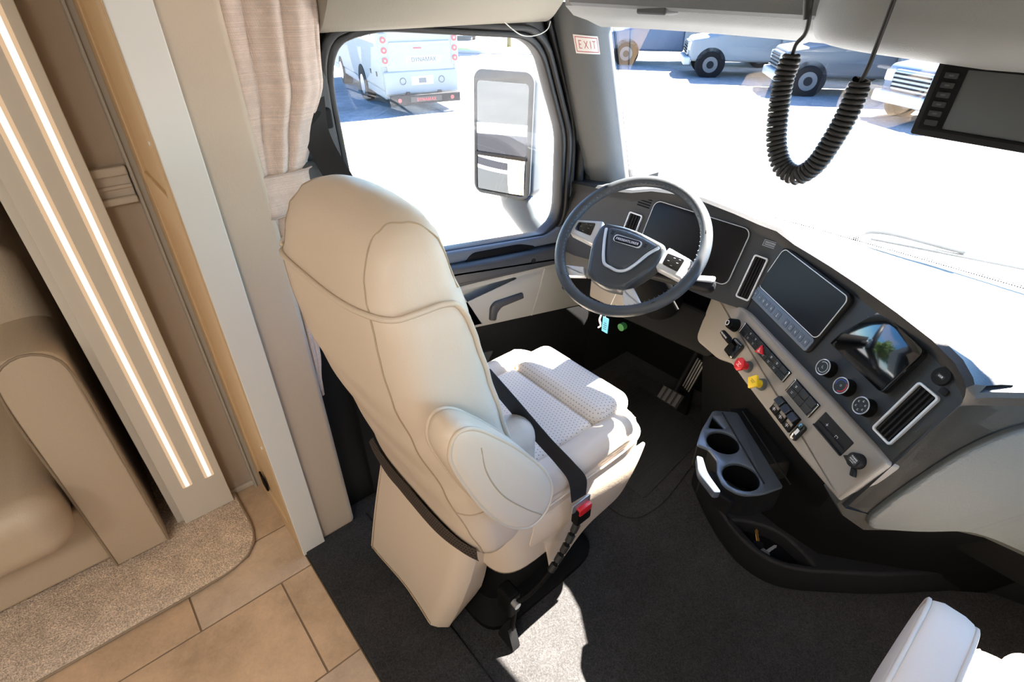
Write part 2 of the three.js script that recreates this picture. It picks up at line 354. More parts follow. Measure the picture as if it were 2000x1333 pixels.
// sofa
{
  const t = thing('sofa', 'taupe leather sofa with tall piped arm beside the lit column', 'sofa', null, [-2.1, 0.016, 0.7]);
  const off = (g) => g.translate(2.1, -0.016, -0.7);
  const arm = (z0, z1) => { const s = rpoly([[z0, 0.03, 0.006], [z1, 0.03, 0.006], [z1, 0.885, 0.085], [z0, 0.885, 0.085]]); return s; };
  const mArm = frame(V(-1.71, 0, 0), V(0, 0, -1), V(0, 1, 0), V(1, 0, 0));
  const sh = arm(-0.335, -0.17);
  const a = mesh('arm', off(ext(sh, -0.82, 0, 0.012, mArm, 4, 12)), M.sofa, t);
  const pts = sh.getPoints(14).map((q) => V(-1.713, q.y, -q.x)).filter((p) => p.y > 0.032);
  pts.sort((p, q) => 0);
  const outline = [V(-1.712, 0.035, 0.333), V(-1.712, 0.4, 0.333), V(-1.712, 0.78, 0.333), V(-1.712, 0.845, 0.318), V(-1.712, 0.875, 0.285), V(-1.712, 0.883, 0.252), V(-1.712, 0.875, 0.22), V(-1.712, 0.845, 0.187), V(-1.712, 0.78, 0.172), V(-1.712, 0.4, 0.172), V(-1.712, 0.035, 0.172)];
  mesh('piping', off(tube(outline, 0.0042, 80, 8)), M.sofaPipe, a);
  mesh('base', off(box(-2.6, -1.755, 0.03, 0.3, 0.33, 2.2, 0.02)), M.sofa, t);
  mesh('seat_cushion', off(box(-2.4, -1.585, 0.28, 0.5, 0.345, 1.05, 0.075)), M.sofa, t);
  mesh('back_cushion', off(box(-2.66, -2.3, 0.45, 1.13, 0.32, 1.05, 0.1)), M.sofa, t);
  mesh('wing', off(box(-2.66, -1.95, 0.3, 1.1, 0.17, 0.34, 0.075)), M.sofa, t);
  mesh('arm', off(ext(arm(-2.37, -2.2), -0.82, 0, 0.012, mArm, 3, 8)), M.sofa, t);
  mesh('seat_cushion', off(box(-2.4, -1.585, 0.28, 0.5, 1.06, 2.19, 0.075)), M.sofa, t);
  mesh('back_cushion', off(box(-2.66, -2.3, 0.45, 1.13, 1.06, 2.19, 0.1)), M.sofa, t);
}
// cupboard above the sofa
{
  const t = thing('overhead_cabinet', 'cream overhead cabinet above the sofa beside the lit column', 'cabinet', null, [-2.2, 1.24, 1]);
  const off = (g) => g.translate(2.2, -1.24, -1);
  mesh('body', off(box(-2.69, -1.86, 1.26, 2.1, 0.14, 2.4, 0.004)), M.column, t);
  for (let k = 0; k < 3; k++) mesh('door', off(box(-1.862, -1.842, 1.28, 2.09, 0.16 + k * 0.75, 0.16 + k * 0.75 + 0.73, 0.004)), M.column, t);
}
// ceiling lamps behind the camera
for (const [x, z, txt] of [[0.3, 0.85, 'square ceiling light panel over the living area'], [0.1, 2.0, 'square ceiling light panel farther back in the living area']]) {
  const t = thing('ceiling_light', txt, 'ceiling light', null, [x, 2.12, z]);
  mesh('bezel', box(-0.3, 0.3, -0.012, 0, -0.3, 0.3, 0.004), M.white, t);
  const d = mesh('diffuser', box(-0.27, 0.27, -0.016, -0.01, -0.27, 0.27, 0.002), mat('#fff6ea', 0.6, { emissive: new THREE.Color(1, 0.93, 0.84), emissiveIntensity: 1.5 }), t);
  const L = new THREE.RectAreaLight(0xfff5ea, 23, 0.54, 0.54);
  L.name = 'ceiling_lamp'; L.position.set(0, -0.02, 0); t.add(L); L.lookAt(x, -5, z); L.castShadow = true;
}

// ------------------------------------------------------------------ the cab shell
const DOOR = (x0) => frame(V(x0, 0, 0), V(0, 0, -1), V(0, 1, 0), V(1, 0, 0));   // u forward, v up, n into the cab
const glassOutline = [[0.628, 0.975, 0.03], [1.392, 0.868, 0.02], [1.478, 0.915, 0.07], [1.475, 1.235, 0.05], [1.335, 1.56, 0.09], [0.75, 1.605, 0.06], [0.612, 1.57, 0.12]];
const grow = (pts, d) => { const c = pts.reduce((s, p) => [s[0] + p[0] / pts.length, s[1] + p[1] / pts.length], [0, 0]); return pts.map(([x, y, r]) => { const vx = x - c[0], vy = y - c[1], l = Math.hypot(vx, vy); return [x + (vx / l) * d, y + (vy / l) * d, r === undefined ? undefined : r * 1.1]; }); };
{
  const D = DOOR(-1.45);
  // outer skin with the window opening
  const skin = rpoly([[0.47, 0.0], [1.72, 0.0], [1.74, 1.02], [1.6, 1.1], [1.45, 1.72], [0.47, 1.72]], THREE.Shape, 0.01);
  skin.holes.push(rpoly(glassOutline, THREE.Path));
  const d = struct('door_1', 'driver door with dark sill, beige insert and pull handle', 'door');
  mesh('door_shell', ext(skin, -0.04, -0.012, 0.002, D), M.rubber, d);
  // rubber window seal in two ridges
  for (const [g, n0, n1, nm] of [[0.016, -0.03, 0.016, 'inner_seal'], [0.04, -0.02, 0.026, 'outer_seal']]) {
    const s = rpoly(grow(glassOutline, g)); s.holes.push(rpoly(grow(glassOutline, g - 0.024), THREE.Path));
    mesh(nm, ext(s, n0, n1, 0.006, D, 3, 14), M.rubber, d);
  }
  // forward frame: stacked vertical ridges between glass and windscreen pillar
  for (const [du, n1, w] of [[0.045, 0.02, 0.022], [0.078, 0.034, 0.03], [0.116, 0.046, 0.034]]) {
    const line = [[1.36 + du - 0.028, 1.62], [1.40 + du - 0.01, 1.5], [1.475 + du, 1.3], [1.49 + du, 1.22], [1.495 + du, 0.95]].map(([u, v]) => V(-1.45 + n1 - 0.018, v, -u));
    const g = tube(line, w * 0.55, 40, 10); mesh('frame_ridge', g, M.rubber, d);
  }
  // window ledge (upper sill) sloping down to the front
  const ledge = [[0.55, 0.985], [0.85, 0.945], [1.39, 0.868], [1.5, 0.9], [1.66, 0.93], [1.66, 0.82], [1.5, 0.815], [0.85, 0.897], [0.55, 0.937]];
  mesh('window_ledge', ext(rpoly(ledge, THREE.Shape, 0.02), -0.02, 0.028, 0.008, D, 3), mat('#59616b', 0.45, { bump: texGrain, bumpScale: 0.0003 }), d);
  mesh('grab_recess', ext(rpoly([[0.985, 0.872], [1.3, 0.833], [1.335, 0.842], [1.25, 0.875], [1.02, 0.905]], THREE.Shape, 0.025), 0.02, 0.0305, 0.002, D), M.dashBlack, d);
  mesh('sill_rail', ext(rpoly([[0.55, 0.937], [0.85, 0.899], [1.66, 0.785], [1.66, 0.708], [1.44, 0.735], [0.88, 0.806], [0.55, 0.85]], THREE.Shape, 0.012), -0.02, 0.05, 0.016, D, 4), M.doorDark, d);
  mesh('screw_cap', new THREE.CylinderGeometry(0.011, 0.011, 0.004, 16).rotateZ(Math.PI / 2).translate(-1.399, 0.795, -1.302), M.dashDark, d);
  // beige insert with a recess
  const ins = rpoly([[0.55, 0.85], [0.88, 0.806], [1.66, 0.708], [1.66, 0.458], [0.55, 0.685]], THREE.Shape, 0.006);
  const rec = [[0.955, 0.775, 0.012], [1.232, 0.745, 0.012], [1.305, 0.545, 0.012], [1.05, 0.592, 0.012]];
  ins.holes.push(rpoly(rec, THREE.Path));
  mesh('insert', ext(ins, -0.01, 0.03, 0.004, D), M.doorGrey, d);
  mesh('insert_recess', ext(rpoly(grow(rec, 0.03)), -0.012, -0.005, 0.001, D), M.doorGrey, d);
  mesh('divider_bead', tube([V(-1.42, 0.728, -1.385), V(-1.418, 0.62, -1.35), V(-1.419, 0.533, -1.318)], 0.004, 16, 6), M.doorGrey, d);
  // pull handle
  const h = mesh('pull_handle', ext(rpoly([[1.088, 0.598, 0.008], [1.094, 0.655, 0.012], [1.115, 0.672, 0.012], [1.262, 0.662, 0.008], [1.268, 0.634, 0.008], [1.15, 0.636, 0.008], [1.128, 0.62, 0.01], [1.12, 0.584, 0.012]], THREE.Shape, 0.012), 0.012, 0.042, 0.009, D, 4), M.doorDark, d);
  mesh('handle_mount', box(-1.455, -1.425, 0.6, 0.65, -1.13, -1.1, 0.006), M.doorGrey, h);
  mesh('screw_cap', new THREE.CylinderGeometry(0.01, 0.01, 0.004, 16).rotateZ(Math.PI / 2).translate(-1.4195, 0.787, -0.93), M.doorGrey, d);
  // lower dark panel
  mesh('lower_panel', ext(rpoly([[0.5, 0.69], [1.7, 0.448], [1.7, 0.02], [0.5, 0.02]], THREE.Shape, 0.006), -0.01, 0.022, 0.006, D), M.dashDark, d);
  const gl = struct('window_1', 'clear side window glass of the driver door', 'window', new THREE.ShapeGeometry(rpoly(grow(glassOutline, 0.006)), 10).applyMatrix4(DOOR(-1.462)), M.glass);
}
// B pillar behind the curtain and headliner above the door
{
  struct('wall_left', 'dark cab pillar behind the curtain', 'wall', box(-1.53, -1.45, 0, 1.74, -0.62, -0.36), M.dashDark);
  const b = struct('trim_5', 'black pillar cover carrying the shoulder belt', 'trim');
  mesh('pillar_cover', ext(rpoly([[0.44, 0.9], [0.66, 0.9], [0.6, 1.3], [0.605, 1.5], [0.58, 1.56], [0.44, 1.58]], THREE.Shape, 0.02), 0, 0.03, 0.01, DOOR(-1.45)), mat('#3b3d40', 0.55), b);
  mesh('bolt_cap', new THREE.CylinderGeometry(0.014, 0.016, 0.014, 18).rotateZ(Math.PI / 2).translate(-1.415, 1.405, -0.53), M.dashDark, b);
  // light headliner roll above the window
  const prof = [[0, 1.605], [0.02, 1.6], [0.05, 1.612], [0.1, 1.66], [0.14, 1.72], [0.16, 1.79], [-0.05, 1.79], [-0.05, 1.605]];
  const m = frame(V(-1.45, 0, 0), V(1, 0, 0), V(0, 1, 0), V(0, 0, 1));
  const t = struct('trim_6', 'light beige headliner edge above the driver window', 'trim', ext(rpoly(prof, THREE.Shape, 0.02), -1.36, -0.6, 0.004, m), M.headliner);
  // clear hanging wire loop
  solo('hanging_cord', 'thin clear cord loop hanging over the driver window corner', 'cord', tube([V(-1.395, 1.607, -1.16), V(-1.39, 1.592, -1.18), V(-1.385, 1.572, -1.22), V(-1.385, 1.57, -1.28), V(-1.39, 1.585, -1.33), V(-1.395, 1.603, -1.345)], 0.0016, 40, 6), M.white);
}
// windscreen pillar, windscreen, header
const WSC = -0.24;
const wsBottom = (x) => { const k = (x - WSC) / 1.1; return V(x, 1.0 + 0.06 * k * k, -1.9 + 0.19 * k * k); };
const wsTop = (x) => { const k = (x - WSC) / 1.1; return V(x, 1.575 - 0.02 * k * k, -1.66 + 0.12 * k * k); };
{
  // inner face of the pillar: rows from top to bottom, columns from the door to the glass
  const rows = [];
  for (let i = 0; i <= 16; i++) {
    const k = i / 16, a = V(-1.42, 1.66, -1.37).lerp(V(-1.42, 0.9, -1.66), k), b = wsTop(-1.31).clone().lerp(wsBottom(-1.31), (k * 0.76 - 0.09) / 0.57);
    const row = [];
    for (let j = 0; j <= 10; j++) { const s = j / 10, p = a.clone().lerp(b, s), bulge = Math.sin(Math.PI * s); p.x += 0.035 * bulge; p.z += 0.02 * bulge; row.push(p); }
    row.push(b.clone().add(V(-0.03, 0, -0.03))); row.push(a.clone().add(V(-0.09, 0, -0.05)));
    rows.push(row);
  }
  const p = struct('trim_7', 'grey moulded windscreen pillar trim with exit sticker', 'trim');
  mesh('pillar_trim', loft(rows, 0.9), M.pillarGrey, p);
  const rowsR = rows.map((r) => r.map((q) => V(2 * WSC - q.x, q.y, q.z)).reverse());
  struct('trim_8', 'grey moulded windscreen pillar trim on the passenger side', 'trim', loft(rowsR, 0.9), M.pillarGrey);
  // sticker
  const at = (k, s) => { const a = V(-1.42, 1.66, -1.37).lerp(V(-1.42, 0.9, -1.66), k), b = wsTop(-1.31).clone().lerp(wsBottom(-1.31), (k * 0.76 - 0.09) / 0.57), q = a.lerp(b, s), bu = Math.sin(Math.PI * s); q.x += 0.035 * bu + 0.0012; q.z += 0.02 * bu + 0.0012; return q; };
  const st = label(512, 320, (g, w, h) => { g.fillStyle = '#e9e6e4'; g.fillRect(0, 0, w, h); g.strokeStyle = '#a8343f'; g.lineWidth = 12; g.strokeRect(30, 36, w - 60, h - 72); g.strokeStyle = '#a63a45'; g.lineWidth = 12; const P = (l) => { g.beginPath(); l.forEach(([x, y, m]) => m ? g.moveTo(x, y) : g.lineTo(x, y)); g.stroke(); }; P([[140, 95, 1], [90, 95], [90, 225], [140, 225]]); P([[90, 158, 1], [130, 158]]); P([[190, 95, 1], [260, 225]]); P([[260, 95, 1], [190, 225]]); P([[320, 95, 1], [320, 225]]); P([[365, 95, 1], [435, 95]]); P([[400, 95, 1], [400, 225]]); });
  const rs = [];
  for (let i = 0; i <= 4; i++) { const r = []; for (let j = 0; j <= 6; j++) { const q = at(0.118 + (i / 4) * 0.075, 0.23 + (j / 6) * 0.44); r.push(q); } rs.push(r); }
  const gs = surface(rs); const uvs = [];
  // flat print: uv follows the sheet
  { const pos = [], idx = [], uv = []; rs.forEach((r, i) => r.forEach((q, j) => { pos.push(q.x, q.y, q.z); uv.push(j / 6, 1 - i / 4); })); for (let i = 0; i < 4; i++) for (let j = 0; j < 6; j++) { const a = i * 7 + j; idx.push(a, a + 7, a + 1, a + 1, a + 7, a + 8); }
    const g = new THREE.BufferGeometry(); g.setAttribute('position', new THREE.Float32BufferAttribute(pos, 3)); g.setAttribute('uv', new THREE.Float32BufferAttribute(uv, 2)); g.setIndex(idx); g.computeVertexNormals();
    solo('exit_sticker', 'small white exit sticker with red lettering on the windscreen pillar', 'sticker', g, st); }
  // glass
  const gr = [];
  for (let i = 0; i <= 8; i++) { const r = []; for (let j = 0; j <= 32; j++) { const x = -1.31 + (j / 32) * 2.14; r.push(wsBottom(x).lerp(wsTop(x), (i / 8) * 1.15)); } gr.push(r); }
  const ws = struct('window_2', 'wide curved windscreen with dotted black edge', 'window');
  mesh('windscreen_glass', surface(gr), M.glass, ws);
  // dotted print along the edges
  const dots = []; const r = rng(4);
  const dot = (p, q, rad) => { const g = new THREE.CircleGeometry(rad, 6); const n = V(0, 0.39, 0.92); g.applyQuaternion(new THREE.Quaternion().setFromUnitVectors(V(0, 0, 1), n)); g.translate(p.x, p.y + 0.001, p.z + 0.002); dots.push(g); };
  for (let k = 0; k < 150; k++) for (let l = 0; l < 3; l++) { const s = (k / 150) * 1.1; dot(wsBottom(-1.3 + l * 0.0055).lerp(wsTop(-1.3 + l * 0.0055), s), 0, 0.0021 - l * 0.0005); }
  for (let k = 0; k < 340; k++) for (let l = 0; l < 3; l++) { const x = -1.3 + (k / 340) * 2.12; dot(wsBottom(x).lerp(wsTop(x), 0.018 + l * 0.011), 0, 0.0023 - l * 0.0005); }
  const fr = mesh('dotted_border', clean(dots), M.dashBlack, ws); fr.userData.kind = 'stuff';
  const band = []; for (const [lo, hi] of [[1.14, 1.3]]) { const rr = []; for (const s of [lo, hi]) { const q = []; for (let j = 0; j <= 32; j++) { const x = -1.31 + (j / 32) * 2.14; q.push(wsBottom(x).lerp(wsTop(x), s).add(V(0, 0, 0.003))); } rr.push(q); } band.push(surface(rr)); }
  mesh('black_border', clean(band), M.dashBlack, ws);
}
// overhead console and header
{
  const t = thing('overhead_console', 'grey overhead console with visor cover above the windscreen', 'overhead console', null, [-0.24, 1.6, -1.4]);
  const off = (g) => g.translate(0.24, -1.6, 1.4);
  // header trim hangs a little behind and below the top of the glass
  const trimLine = (x) => { const w = wsTop(x); return V(x, 1.7 + (w.y - 1.7) * 0.92 + 0.034 * Math.min(1, Math.max(0, (-x - 0.5) / 0.8)), w.z * 0.92); };
  const mk = (x0, x1, prof, n = 24) => { const rings = []; for (let j = 0; j <= n; j++) { const x = x0 + ((x1 - x0) * j) / n, w = trimLine(x); rings.push(prof(x, w).map((p) => p.setX(p.x * 0.92))); } return loft(rings, 0.7); };
  mesh('header', off(mk(-1.36, 0.88, (x, w) => [V(x, w.y - 0.008, w.z - 0.01), V(x, w.y - 0.002, w.z + 0.012), V(x, w.y + 0.012, w.z + 0.055), V(x, w.y + 0.026, w.z + 0.115), V(x, w.y + 0.05, w.z + 0.15), V(x, 1.757, w.z + 0.17), V(x, 1.757, w.z - 0.02)])), M.overhead, t);
  // visor cover
  const v = mesh('visor_cover', off(loft([[-1.3, 1], [-1.28, 1], [-0.64, 1], [-0.6, 0.6]].map(([x, s]) => { const w = trimLine(x); return [V(x, w.y + 0.05, w.z + 0.19), V(x, w.y + 0.058, w.z + 0.205), V(x, 1.757, w.z + 0.23), V(x, 1.757, w.z + 0.15)].map((p) => p.setX(p.x * 0.92)); }), 0.6)), mat('#6c6f70', 0.7, { bump: texGrain, bumpScale: 0.0004 }), t);
  mesh('visor_latch', off(box(-1.0, -0.91, 1.637, 1.7, -1.32, -1.262, 0.006)), M.overheadDark, v);
  // centre bulge
  const rings = [];
  for (let j = 0; j <= 30; j++) {
    const x = -0.62 + (j / 30) * 1.1, e = Math.min(1, j / 5), s = Math.sqrt(1 - (1 - e) * (1 - e)), w = wsTop(x), ring = [];
    const zf = -1.5, low = 1.6 - 0.006 * s - 0.022 * Math.min(1, j / 10), dz = 0.26 * s + 0.02;
    for (let k = 0; k <= 10; k++) { const a = (k / 10) * Math.PI * 0.5; ring.push(V(x, low + 0.07 * (1 - Math.cos(a)), zf + 0.1 + dz * 0.55 + (dz * 0.45) * Math.sin(a) - 0.1)); }
    ring.push(V(x, 1.757, zf + dz)); ring.push(V(x, 1.757, zf - 0.04)); ring.push(V(x, low + 0.01, zf - 0.04));
    rings.push(ring);
  }
  mesh('centre_pod', off(loft(rings, 0.9)), M.overhead, t);
}
// passenger door, firewall and floor wall
{
  const D = frame(V(0.97, 0, 0), V(0, 0, 1), V(0, 1, 0), V(-1, 0, 0));
  const fl = (pts) => pts.map(([x, y, r]) => [-x, y, r]);
  const skin = rpoly([[-0.3, 0], [-0.3, 1.76], [-1.45, 1.76], [-1.6, 1.1], [-1.74, 1.02], [-1.72, 0]], THREE.Shape, 0.01);
  skin.holes.push(rpoly(fl(glassOutline), THREE.Path));
  const d = struct('door_2', 'passenger door with side window', 'door');
  mesh('door_shell', ext(skin, -0.1, 0, 0.002, D), M.doorDark, d);
  mesh('lower_panel', ext(rpoly([[-0.5, 0.03], [-1.68, 0.03], [-1.68, 0.82], [-0.5, 0.9]], THREE.Shape, 0.01), 0, 0.025, 0.006, D), M.doorGrey, d);
  struct('window_3', 'side window glass of the passenger door', 'window', new THREE.ShapeGeometry(rpoly(fl(grow(glassOutline, 0.006))), 10).applyMatrix4(frame(V(0.985, 0, 0), V(0, 0, 1), V(0, 1, 0), V(-1, 0, 0))), M.glass);
  struct('wall_front', 'black firewall behind the pedals', 'wall', box(-1.5, 1.05, -0.02, 0.9, -2.16, -2.06), M.dashBlack);
  struct('wall_left', 'dark cab side panel ahead of the driver door', 'wall', box(-1.54, -1.43, -0.02, 0.985, -2.1, -1.66), M.dashDark);
  struct('wall_right', 'dark cab side panel ahead of the passenger door', 'wall', box(0.96, 1.08, -0.02, 0.985, -2.1, -1.66), M.dashDark);
}

// ------------------------------------------------------------------ dashboard
const CEN = frame(V(-0.595, 0.967, -1.524), V(0.829, 0, 0.559), V(0.2274, 0.9135, -0.3372), V(-0.5107, 0.4067, 0.7573));
const CLU = frame(V(-0.875, 0.989, -1.525), V(1, 0, 0), V(0, 0.9135, -0.4067), V(0, 0.4067, 0.9135));
const PAS = frame(V(-0.116, 0.729, -1.073), V(0.598, -0.407, -0.691), V(0.25, 0.913, -0.322), V(0.762, 0.02, 0.648));
const onF = (F, u, v, n = 0) => V(u, v, n).applyMatrix4(F);
const dash = thing('dashboard', 'dark wraparound truck dashboard with screens, vents and switch panel', 'dashboard');
{
  // body: profile swept along the instrument face, the angled centre face and the passenger return
  const st = [];
  const add = (F, u, vc, vb, wx) => st.push({ F, u, vc, vb, wx });
  add(CLU, -0.56, 0.075, -0.2, -1.34); add(CLU, -0.44, 0.085, -0.2, -1.3); add(CLU, -0.36, 0.092, -0.19, -1.22); add(CLU, -0.28, 0.106, -0.18, -1.15); add(CLU, -0.2, 0.132, -0.17, -1.08); add(CLU, -0.1, 0.146, -0.16, -0.98);
  add(CLU, 0, 0.147, -0.15, -0.88); add(CLU, 0.11, 0.139, -0.15, -0.77); add(CLU, 0.2, 0.129, -0.145, -0.66); add(CLU, 0.255, 0.126, -0.14, -0.6);
  add(CEN, 0.04, 0.135, -0.16, -0.53); add(CEN, 0.103, 0.139, -0.24, -0.46); add(CEN, 0.2, 0.144, -0.26, -0.36); add(CEN, 0.305, 0.147, -0.26, -0.26); add(CEN, 0.44, 0.147, -0.26, -0.12); add(CEN, 0.544, 0.144, -0.26, -0.02); add(CEN, 0.61, 0.135, -0.26, 0.05); add(CEN, 0.648, 0.12, -0.26, 0.1); add(CEN, 0.66, 0.112, -0.26, 0.13);
  add(PAS, 0.006, 0.362, 0.0, 0.16); add(PAS, 0.03, 0.375, 0.0, 0.2); add(PAS, 0.09, 0.4, 0.03, 0.28); add(PAS, 0.3, 0.5, 0.2, 0.45); add(PAS, 0.5, 0.585, 0.3, 0.6); add(PAS, 0.6, 0.63, 0.35, 0.8);
  const rows = st.map(({ F, u, vc, vb, wx }) => {
    const pas = F === PAS, b = pas ? 0.008 : F === CEN ? 0.026 : 0.019, P = (v, n) => onF(F, u, v, n), T = P(vc, -0.012), nh = V(F.elements[8], 0, F.elements[10]).normalize(), w = wsBottom(wx);
    const fw = (d, dy) => T.clone().addScaledVector(nh, -d).add(V(0, dy, 0));
    const mid = fw(0.07, -0.022).lerp(w, 0.5); mid.y = Math.min(mid.y, 1.045);
    return [P(vb, -0.1), P(vb, 0), P(vb + (vc - vb) * 0.5, 0), P(vc - 0.046, 0), P(vc - 0.033, b * 0.4), P(vc - 0.018, b), P(vc - 0.006, b * 0.6), T, fw(0.03, 0.0), fw(0.058, -0.004), fw(0.064, -0.016), fw(0.075, -0.02), mid, w.clone().add(V(0, 0.003, 0.01)), w.clone().add(V(0, -0.05, -0.01))];
  });
  mesh('body', surface(rows, false, false, 0.55), M.dash, dash);
  // seam between the two faces
  mesh('face_seam', tube([onF(CLU, 0.272, 0.118, 0.002), onF(CLU, 0.272, 0.0, 0.0015), onF(CLU, 0.268, -0.13, 0.0015)], 0.0013, 12, 6), M.dashBlack, dash);
  // instrument cluster display
  const scr = (F, x0, x1, y0, y1, r, name, lineMat, tilt = 0) => {
    const rim = rrect(x0 - 0.0022, x1 + 0.0022, y0 - 0.0022, y1 + 0.0022, r + 0.002); rim.holes.push(rrect(x0, x1, y0, y1, r, THREE.Path));
    const b = mesh(name, ext(rrect(x0, x1, y0, y1, r), 0.001, 0.006, 0.001, F, 2, 12), M.screen, dash);
    mesh('bright_rim', ext(rim, 0.001, 0.0068, 0.0006, F, 1, 12), M.satin, b);
    return b;
  };
  scr(CLU, -0.178, 0.178, -0.092, 0.09, 0.024, 'instrument_display', M.satin).userData.label = 'blank black instrument display behind the wheel';
  // centre tablet
  const shift = (n) => new THREE.Matrix4().copy(CEN).setPosition(onF(CEN, 0, 0, n));
  const tiltAt = new THREE.Matrix4().makeTranslation(0, -0.082, 0).multiply(new THREE.Matrix4().makeRotationX(0.045)).multiply(new THREE.Matrix4().makeTranslation(0, 0.082, 0)), TAB = new THREE.Matrix4().multiplyMatrices(CEN, tiltAt);
  const C18 = TAB.clone().multiply(new THREE.Matrix4().makeTranslation(0, 0, 0.006));
  const tab = mesh('tablet_case', ext(rrect(-0.012, 0.308, -0.082, 0.1, 0.022), -0.02, 0.0065, 0.005, TAB, 3, 12), M.dashDark, dash);
  const rim = rrect(0.0, 0.302, -0.037, 0.094, 0.018); rim.holes.push(rrect(0.0022, 0.2998, -0.0348, 0.0918, 0.016, THREE.Path));
  mesh('bright_rim', ext(rim, 0, 0.003, 0.0006, C18, 1, 12), M.satin, tab);
  mesh('touch_screen', ext(rrect(0.002, 0.3, -0.035, 0.092, 0.016), 0, 0.002, 0.0005, C18, 1, 12), M.screen, tab);
  const bar = mesh('button_bar', ext(rrect(-0.006, 0.3, -0.078, -0.038, 0.009), 0.0, 0.004, 0.0015, C18, 2, 8), mat('#5b6a7c', 0.5), dash);
  bar.userData.label = 'blue grey bar of ten buttons under the centre screen';
  const C22 = TAB.clone().multiply(new THREE.Matrix4().makeTranslation(0, 0, 0.0102));
  const icons = ['○', '◦', '⊘', '✎', '♟', '1', '▽', '▯', '♪', '8'];
  const xs = [0.014, 0.04, 0.062, 0.084, 0.107, 0.142, 0.186, 0.21, 0.233, 0.258, 0.282];
  xs.forEach((x, i) => {
    const big = i === 5, hw = big ? 0.0135 : 0.0095;
    const k = mesh('button', ext(rrect(x - hw, x + hw, -0.0695, -0.0475, 0.003), -0.001, 0.0012, 0.0005, C22, 1, 4), mat('#4e5d6f', 0.5), bar);
    const g = [];
    const I = (a, b, c, d) => g.push(sheet(x + a, x + b, -0.0585 + c, -0.0585 + d, 0.0014, C22));
    if (i === 0 || i === 1) I(-0.0012, 0.0012, -0.0012, 0.0012);
    else if (i === 5) { I(-0.0008, 0.0008, -0.005, 0.005); I(-0.003, 0.003, -0.006, -0.005); }
    else if (i === 7) { I(-0.003, -0.0022, -0.005, 0.005); I(0.0022, 0.003, -0.005, 0.005); I(-0.003, 0.003, 0.0042, 0.005); I(-0.003, 0.003, -0.005, -0.0042); }
    else { I(-0.003, 0.003, -0.0004, 0.0006); I(-0.0004 + 0.0008 * (i % 3), 0.0008 + 0.0008 * (i % 3), -0.004, 0.004); I(-0.002, 0.002, 0.003, 0.004); }
    mesh('icon', clean(g), M.satin, bar);
  });
  // glossy navigation unit
  const NAV = CEN.clone().multiply(new THREE.Matrix4().makeTranslation(0.44, 0.04, 0.004)).multiply(new THREE.Matrix4().makeRotationY(-0.11)).multiply(new THREE.Matrix4().makeRotationX(-0.05)).multiply(new THREE.Matrix4().makeTranslation(-0.44, -0.04, 0));
  const nav = mesh('navigation_screen', ext(rpoly([[0.334, -0.022, 0.006], [0.545, -0.02, 0.014], [0.543, 0.1, 0.016], [0.345, 0.112, 0.018]]), -0.012, 0.006, 0.0012, NAV, 2, 10), M.gloss, dash);
  nav.userData.label = 'glossy black navigation screen mirroring the sky';
  mesh('maker_name', sheet(0.362, 0.366, 0.078, 0.104, 0.0064, NAV), label(64, 256, (g, w, h) => { g.fillStyle = '#0b0c0e'; g.fillRect(0, 0, w, h); g.translate(w / 2, h / 2); g.rotate(-Math.PI / 2); g.fillStyle = '#c9ced3'; g.font = 'bold 50px sans-serif'; g.textAlign = 'center'; g.textBaseline = 'middle'; g.fillText('GARMIN', 0, 2); }), nav);
  // vents
  const vent = (F, x0, x1, y0, y1, n0, long) => {
    const f = rrect(x0, x1, y0, y1, 0.008); f.holes.push(rrect(x0 + 0.0055, x1 - 0.0055, y0 + 0.0055, y1 - 0.0055, 0.004, THREE.Path));
    const v = mesh('air_vent', ext(f, -0.002, 0.007, 0.002, F, 2, 6), M.satin, dash); v.userData.label = 'satin silver framed air vent';
    mesh('vent_well', ext(rrect(x0 + 0.005, x1 - 0.005, y0 + 0.005, y1 - 0.005, 0.004), 0.0004, 0.0012, 0.0002, F, 1, 4), M.dashBlack, v);
    const w = x1 - x0 - 0.012;
    for (let k = 0; k < 4; k++) { const x = x0 + 0.006 + (w * (k + 0.5)) / 4; mesh('louvre', ext(rrect(x - 0.0022, x + 0.0022, y0 + 0.006, y1 - 0.006, 0.001), 0.0012, 0.005, 0.0006, F, 1, 3), M.dashDark, v); }
  };
  vent(CLU, 0.218, 0.264, -0.112, 0.028); vent(CLU, -0.266, -0.206, -0.1, 0.028); vent(CEN, 0.571, 0.628, -0.094, 0.046);
  // grille slots beside the cluster
  for (let k = 0; k < 4; k++) mesh('grille_slot', ext(rrect(-0.25, -0.195, 0.056 + k * 0.009, 0.0605 + k * 0.009, 0.002), -0.001, 0.0014, 0.0004, CLU, 1, 3), M.dashBlack, dash);
  // notice label
  const notice = label(256, 128, (g, w, h) => { g.fillStyle = '#3d4650'; g.fillRect(0, 0, w, h); g.strokeStyle = '#aeb6bd'; g.lineWidth = 7; g.strokeRect(6, 6, w - 12, h - 12); g.fillStyle = '#c3c9ce'; g.fillRect(30, 34, w - 60, 10); g.fillRect(24, 62, w - 48, 4); g.fillRect(36, 84, w - 72, 8); });
  const nt = mesh('notice_plate', ext(rrect(0.226, 0.269, 0.058, 0.079, 0.003), 0.0, 0.0016, 0.0004, CLU, 1, 4), M.dash, dash);
  mesh('notice_print', sheet(0.2265, 0.2685, 0.0585, 0.0785, 0.0018, CLU), notice, nt);
